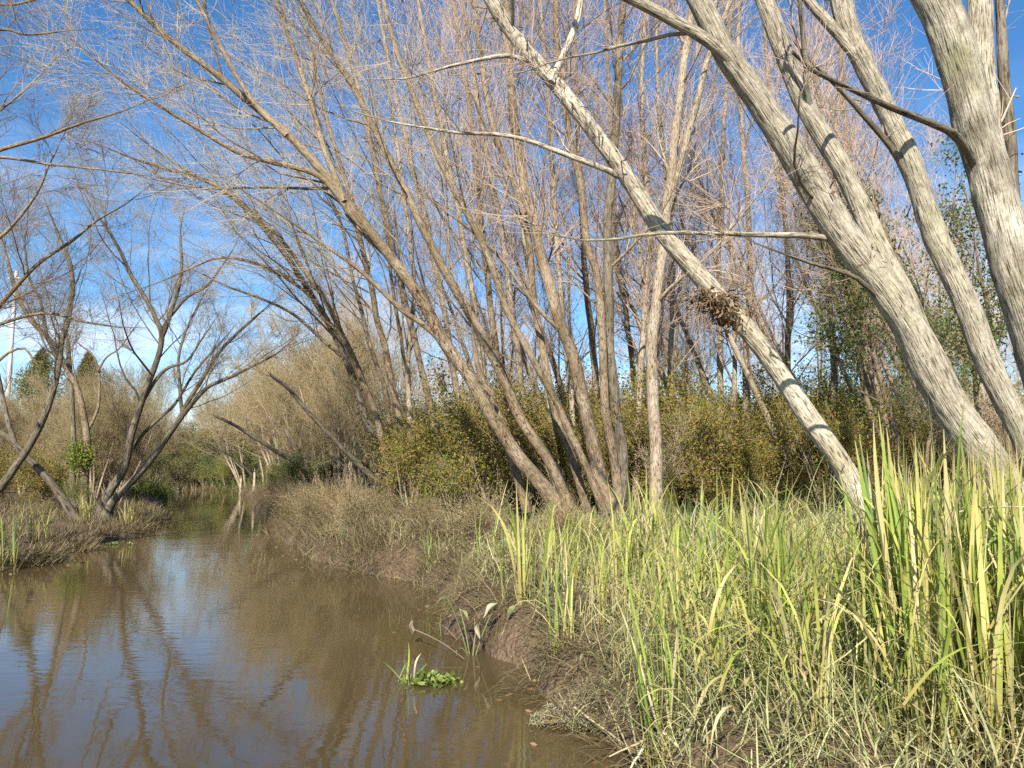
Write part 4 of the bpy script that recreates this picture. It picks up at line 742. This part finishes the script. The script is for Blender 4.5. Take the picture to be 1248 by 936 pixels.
for a in [
    (1085, 3.7, 20, 512, .13, 'tall broad-bladed reed clump in front of the foot of the slim slanting trunk', 1.0, .7),
    (1128, 3.5, 20, 486, .12, 'tallest bright green reed clump in front of the massive beige trunk', 1.1, .75),
    (1178, 3.6, 24, 560, .14, 'dense green reed clump between the tallest clump and the right edge', 1.0, .6),
    (1228, 3.4, 26, 550, .14, 'reed clump cut by the right edge of the picture', 1.0, .6),
    (1215, 4.4, 16, 560, .16, 'reed clump standing behind the others near the right edge', .9, .6),
    (952, 4.3, 20, 572, .10, 'tight yellow-footed reed clump standing alone right of the bottom centre', 1.0, .8),
    (905, 5.6, 14, 590, .16, 'bright reed clump behind and left of the yellow-footed clump', .9, .6),
    (1010, 5.6, 12, 640, .2, 'reed clump below the middle of the slim slanting trunk', .8, .6),
    (985, 7.2, 10, 625, .2, 'small reed clump behind the yellow-footed clump, left of the slanting trunk foot', .9, .6),
    (775, 6.6, 18, 615, .16, 'bright reed clump in the middle of the near bank, below the brown upright stems', .8, .6),
    (835, 7.6, 14, 575, .2, 'reed clump with a few tall blades below the single straight pale stem', .9, .5),
    (716, 8.6, 12, 610, .16, 'reed clump in front of the foot of the far-leaning willow', .8, .5),
    (678, 6.35, 14, 640, .07, 'clump with golden stems rising from the waterline', .6, .9),
    (800, 4.35, 22, 650, .08, 'dark green fanning reed clump at the water in the bottom centre', .55, .5),
    (592, 9.6, 6, 548, .14, 'sparse tuft of a few very tall thin blades left of the far-leaning willow', .6, .8),
    (528, 11.6, 16, 640, .12, 'low dark green tuft on the bank point', .6, .5),
    (25, 13.2, 14, 610, .2, 'arching pale reed clump at the left edge of the picture', .8, .2),
    ]: reed_clump(*a, z0=(.05 if a[0] in (678, 800) else None), spread=(.17 if a[0] in (800, 528) else .08))

# ------------------------------------------------------------------ small things on the near bank and water
def stalk(p0, p1, r, label, sag=.03, name='dry_stalk', m='straw'):
    p0, p1 = np.array(p0), np.array(p1); s = np.linspace(0, 1, 8)[:, None]; P = p0 + (p1 - p0) * s; P[:, 2] += (np.sin(s[:, 0] * math.pi) * sag); P[:, :2] += rng.normal(size=(8, 2)) * .002
    t = tag(link(name, None, None, tuple(p0)), label, 'stalk'); g = Geo(); R = r * np.linspace(1.1, .55, 8); tubes(g, P[None] - p0, R[None], 7, cap=True); link('stem', g.mesh('stalk', M[m]), t)
    
    
    for j in (2, 4, 6):
        g = Geo(); tubes(g, np.stack([P[j] - (P[j + 1] - P[j]) * .05, P[j] + (P[j + 1] - P[j]) * .05])[None] - p0, np.full((1, 2), R[j] * 1.35), 7); link('node', g.mesh('stalk_node', M[m]), t)
    return t
for a in [((700, 862), 5.3, (772, 915), 4.75, .012, 'long pale stalk lying out from the dusty herb mound over the water'), ((738, 852), 5.2, (775, 932), 4.5, .010, 'thin grey stalk slanting down to the water right of the dusty herb mound'),
          ((765, 858), 4.9, (782, 938), 4.4, .011, 'short upright pale stalk left of the dark green fanning clump'), ((790, 900), 4.5, (742, 922), 4.4, .011, 'pale stalk dipping left into the water under the fanning clump'),
          ((786, 908), 4.4, (766, 940), 4.2, .014, 'thick pale stalk at the bottom edge under the fanning clump'), ((808, 892), 4.3, (852, 936), 4.1, .013, 'broken pale cane lying on the mud at the bottom edge'),
          ((835, 850), 4.6, (848, 905), 4.3, .009, 'bent grey stalk on the mud right of the fanning clump'), ((1062, 690), 4.0, (1248, 618), 3.4, .012, 'long yellow blade bent flat across the reeds at the right edge')]:
    stalk(at(*a[0], a[1]), at(*a[2], a[3]), a[4] * .62, a[5], sag=.0 if a[0][0] < 1000 else .1)
stalk(at(452, 816, 6.85), at(562, 829, 6.6), .009, 'pale stick floating in front of the floating plants', sag=0)
stalk(at(503, 767, 7.7), at(566, 803, 7.0), .006, 'dark stem with a withered seed pod reaching over the water', m='twig_dark')
g = Geo(); C = catmull(np.array([[0, 0, -.05, .012], [.005, 0, -.01, .03], [-.01, 0, .04, .026], [0, 0, .09, .008]]), .01); tubes(g, C[None, :, :3], C[None, :, 3], 9, lump=.4, cap=True); link('seed_pod', g.mesh('seed_pod', M['bark_brown']), [o for o in col.objects if o.name.startswith('dry_stalk')][-1])
# dusty herb mound
c = at(702, 858, 5.35); c[2] = .02; t = thing('herb_mound', c, 'pale grey dusty herb mound at the waterline', 'plant'); g = Geo(); n = 5200; d = nrm(rng.normal(size=(n, 3))); d[:, 2] = np.abs(d[:, 2]); lc = np.array([[0, 0, .0, .2], [.16, .06, .02, .15], [-.15, .05, 0, .1], [.05, -.1, 0, .13], [.1, .12, .1, .13], [-.24, .0, -.01, .07]])[rng.integers(0, 6, n)]; p = lc[:, :3] + d * (.45 + .6 * rng.random(n)[:, None]) * lc[:, 3:]; leaf_cards(g, p, rng.uniform(.015, .045, n), rng.uniform(.003, .009, n)); link('foliage', g.mesh('herb', M['dust_herb']), t)
g = Geo(); P = np.zeros((60, 4, 3)); dd = nrm(rng.normal(size=(60, 3))); dd[:, 2] = np.abs(dd[:, 2]); P += dd[:, None] * np.linspace(0, .24, 4)[None, :, None] * np.array([1, 1, .9]); tubes(g, P, np.full((60, 4), .003), 3); link('stems', g.mesh('herb_stems', M['twig_olive']), t)
# broad leaved marsh plants
def leaf_mesh(L_, w_, cup):
    k = 9; s = np.linspace(0, 1, k); w = w_ * np.sin(np.clip(s * 1.02, 0, 1) * math.pi) ** .7 * (1.15 - .5 * s); z = -cup * s ** 2 * L_; cols_ = np.array([-1, -.5, 0, .5, 1])
    v = np.stack([s[:, None] * L_ + 0 * cols_, w[:, None] * cols_ / 2, z[:, None] + np.abs(cols_) * w[:, None] * .25 + .01 * np.sin(9 * s[:, None] + 3 * cols_)], -1); ii = np.arange(k * 5).reshape(k, 5)
    q = np.stack([ii[:-1, :-1], ii[:-1, 1:], ii[1:, 1:], ii[1:, :-1]], -1); g = Geo(); g.add(v, q, np.stack([np.full(q.size, .5), np.repeat(s, 5)[q.ravel()]], 1)); return g.mesh('broad_leaf', M['broad'])
LMs = [leaf_mesh(.24, .11, .5), leaf_mesh(.2, .1, .8), leaf_mesh(.26, .1, .2)]
def marsh_plant(base_px, Y, leaves, label):
    b = at(*base_px, Y); b[2] = float(ground(b[0], b[1])); t = thing('marsh_plant', b, label, 'plant')
    for i, (px, py, dy, yaw, pit, sc) in enumerate(leaves):
        tip = at(px, py, Y + dy); P = np.stack([b + (tip - b) * s + np.array([0, 0, .06 * math.sin(s * math.pi)]) for s in np.linspace(0, 1, 6)]); g = Geo(); tubes(g, P[None] - b, np.linspace(.008, .005, 6)[None], 6); link('stalk', g.mesh('leaf_stalk', M['broad']), t)
        o = link('leaf', LMs[i % 3], t); o.location = tip - b; o.rotation_euler = (rng.normal() * .3, pit, yaw); o.scale = (sc * .68,) * 3
marsh_plant((575, 795), 7.3, [(606, 735, 0, 3.6, .3, 1.0), (582, 760, -.1, 2.0, 1.1, .8), (560, 742, .2, -.6, .5, .8), (545, 728, .4, 3.3, .2, .8), (560, 790, -.1, 2.6, .5, .5)], 'marsh plant with broad pale leaves on the bank left of the golden-stemmed clump')
marsh_plant((655, 760), 7.2, [(628, 738, 0, 3.4, .7, .8), (648, 712, .2, 1.8, .6, 1.0), (675, 722, 0, -.4, .9, .9), (690, 745, 0, .2, .5, .7)], 'marsh plant with limp grey leaves behind the golden-stemmed clump')
marsh_plant((735, 815), 5.6, [(715, 795, 0, 2.6, .6, .55), (742, 790, .1, 1.2, -.4, .5)], 'small fresh green leafed plant just above the dusty herb mound')
# broken wood piece lodged on the bank
b = at(612, 700, 9.2); b[2] = float(ground(b[0], b[1])) + .12; t = thing('driftwood', b, 'pale broken piece of driftwood lodged in the dry grass of the bank', 'wood'); P = np.array([[-.24, -.05, -.03], [-.12, -.02, .04], [0, 0, .0], [.14, .03, .03], [.27, .05, .09]]); C = catmull(np.hstack([P, np.array([[.012], [.03], [.045], [.04], [.02]])]), .03); g = Geo(); tubes(g, C[None, :, :3], C[None, :, 3], 10, lump=.35, cap=True); link('log', g.mesh('driftwood_log', M['bare_wood']), t)
C = catmull(np.array([[.1, .02, .02, .02], [.16, .0, .1, .015], [.2, -.02, .15, .006]]), .03); g = Geo(); tubes(g, C[None, :, :3], C[None, :, 3], 8, lump=.3, cap=True); link('stub', g.mesh('driftwood_stub', M['bare_wood']), t)
# floating plants
def floater(px, py, n, rx, ry, label, blade=8):
    Y = CAMZ * F / (py - HOR); b = np.array([wpx(px, Y), Y, .005]); t = thing('floating_plant', b, label, 'plant'); g = Geo(); a = rng.uniform(0, 6.28, n); r = rng.random(n) ** .6; p = np.stack([rx * r * np.cos(a), ry * r * np.sin(a), .01 + .07 * (1 - r) * rng.random(n)], 1)
    leaf_cards(g, p, rng.uniform(.03, .075, n), rng.uniform(.018, .04, n), flat=.45, down=-.25); link('foliage', g.mesh('float_leaves', M['float_leaf']), t)
    if blade:
        for i in range(blade):
            o = link('blade', BM[int(rng.integers(2, 12))], t); o.location = (rng.uniform(-rx * 1.3, -rx * .2), rng.normal() * ry * .4, -.02); Lb = rng.uniform(.16, .34); o.scale = (Lb, Lb * 3.0, Lb); o.rotation_euler = (rng.normal() * .5, rng.normal() * .5, rng.uniform(0, 6.28))
floater(530, 822, 260, .22, .13, 'bright green floating plant clump in the water off the bank', 10)
floater(155, 662, 60, .4, .2, 'small patch of floating green leaves by the left bank', 0)
g = Geo(); p = np.concatenate([scatter(110, 4.5, 24, -.5, .05), scatter(80, 9, 26, -.5, .05, -1)]); p[:, 2] = .006 + .004 * rng.random(len(p)); leaf_cards(g, p, rng.uniform(.03, .09, len(p)), rng.uniform(.008, .03, len(p)), flat=.97); stuff('floating_litter', g, 'vine', 'dead leaves and bits floating along the water edges', 'litter')
# debris ball on the slanting trunk
j = int(np.argmin(np.abs(t4['C'][:, 2] - at(870, 362, 8.35)[2]))); b = t4['C'][j, :3]
t = thing('debris_ball', b, 'ball of dead brown leaves and twigs caught on the slim slanting trunk', 'debris'); g = Geo(); n = 800; d = rng.normal(size=(n, 3)) * np.array([.12, .12, .075]); d[:, 2] += -.6 * d[:, 0] - .05; d[:, 2] -= np.abs(rng.normal(size=n)) * .06; leaf_cards(g, d, rng.uniform(.04, .1, n), rng.uniform(.015, .05, n), down=.6); link('leaves', g.mesh('debris_leaves', M['vine']), t)
g = Geo(); n = 120; P0 = rng.normal(size=(n, 3)) * np.array([.12, .14, .07]); dd = nrm(rng.normal(size=(n, 3)) * np.array([1, .6, .5])); P = P0[:, None] + dd[:, None] * np.linspace(0, .26, 4)[None, :, None]; P[:, 2:, 2] -= .05; tubes(g, P, np.full((n, 4), .004), 3); link('twigs', g.mesh('debris_twigs', M['vine']), t)['kind'] = 'stuff'
# posts, pole, cable
for px, py, Y, h, r, lab in [(311.5, 608, 42, 1.45, .075, 'taller weathered post standing in the water at the river bend'), (295.5, 600, 50, 1.0, .08, 'shorter weathered post further along the river bend')]:
    x = wpx(px, Y); t = thing('wooden_post', (x, Y, -.5), lab, 'post', 'weathered posts at the river bend'); g = Geo(); z = np.linspace(0, h + .5, 7); P = np.stack([.03 * np.sin(z), .02 * z, z], 1); tubes(g, P[None], (r * (1 - .06 * z))[None], 9, lump=.12, cap=True); link('shaft', g.mesh('post', M['post']), t)
    g = Geo(); P = np.array([[.02, 0, h + .42], [.05, -.02, h + .6], [.04, -.02, h + .72]]); tubes(g, P[None], np.array([[.035, .025, .008]]), 6, cap=True); link('splinter', g.mesh('post_splinter', M['post']), t)
Y = 48; x = wpx(7, Y); zg = float(ground(x, Y)); t = thing('utility_pole', (x, Y, zg), 'straight pale pole behind the trees at the left edge', 'pole'); hh = at(8, 330, Y)[2] - zg; g = Geo(); z = np.linspace(-.3, hh, 8); tubes(g, np.stack([0 * z, 0 * z, z], 1)[None], np.linspace(.15, .1, 8)[None], 12, cap=True); link('shaft', g.mesh('pole', M['pole']), t)
g = Geo(); P = np.array([[-.5, 0, hh - .5], [0, -.12, hh - .5], [.5, 0, hh - .5]]); tubes(g, P[None], np.full((1, 3), .05), 6, cap=True); link('crossarm', g.mesh('crossarm', M['pole']), t)
p0 = np.array([x, Y - .12, hh + zg - .5]); p1 = at(440, 486, 47); s = np.linspace(0, 1, 16)[:, None]; P = p0 + (p1 - p0) * s; P[:, 2] -= (np.sin(s[:, 0] * math.pi) * .9); g = Geo(); tubes(g, P[None] - p0, np.full((1, 16), .012), 5); tag(link('overhead_cable', g.mesh('cable', M['cable']), None, tuple(p0)), 'thin overhead cable crossing the river beyond the bend', 'cable')
tris = sum(len(m.polygons) for m in bpy.data.meshes) * 2; print('TRIS', tris)
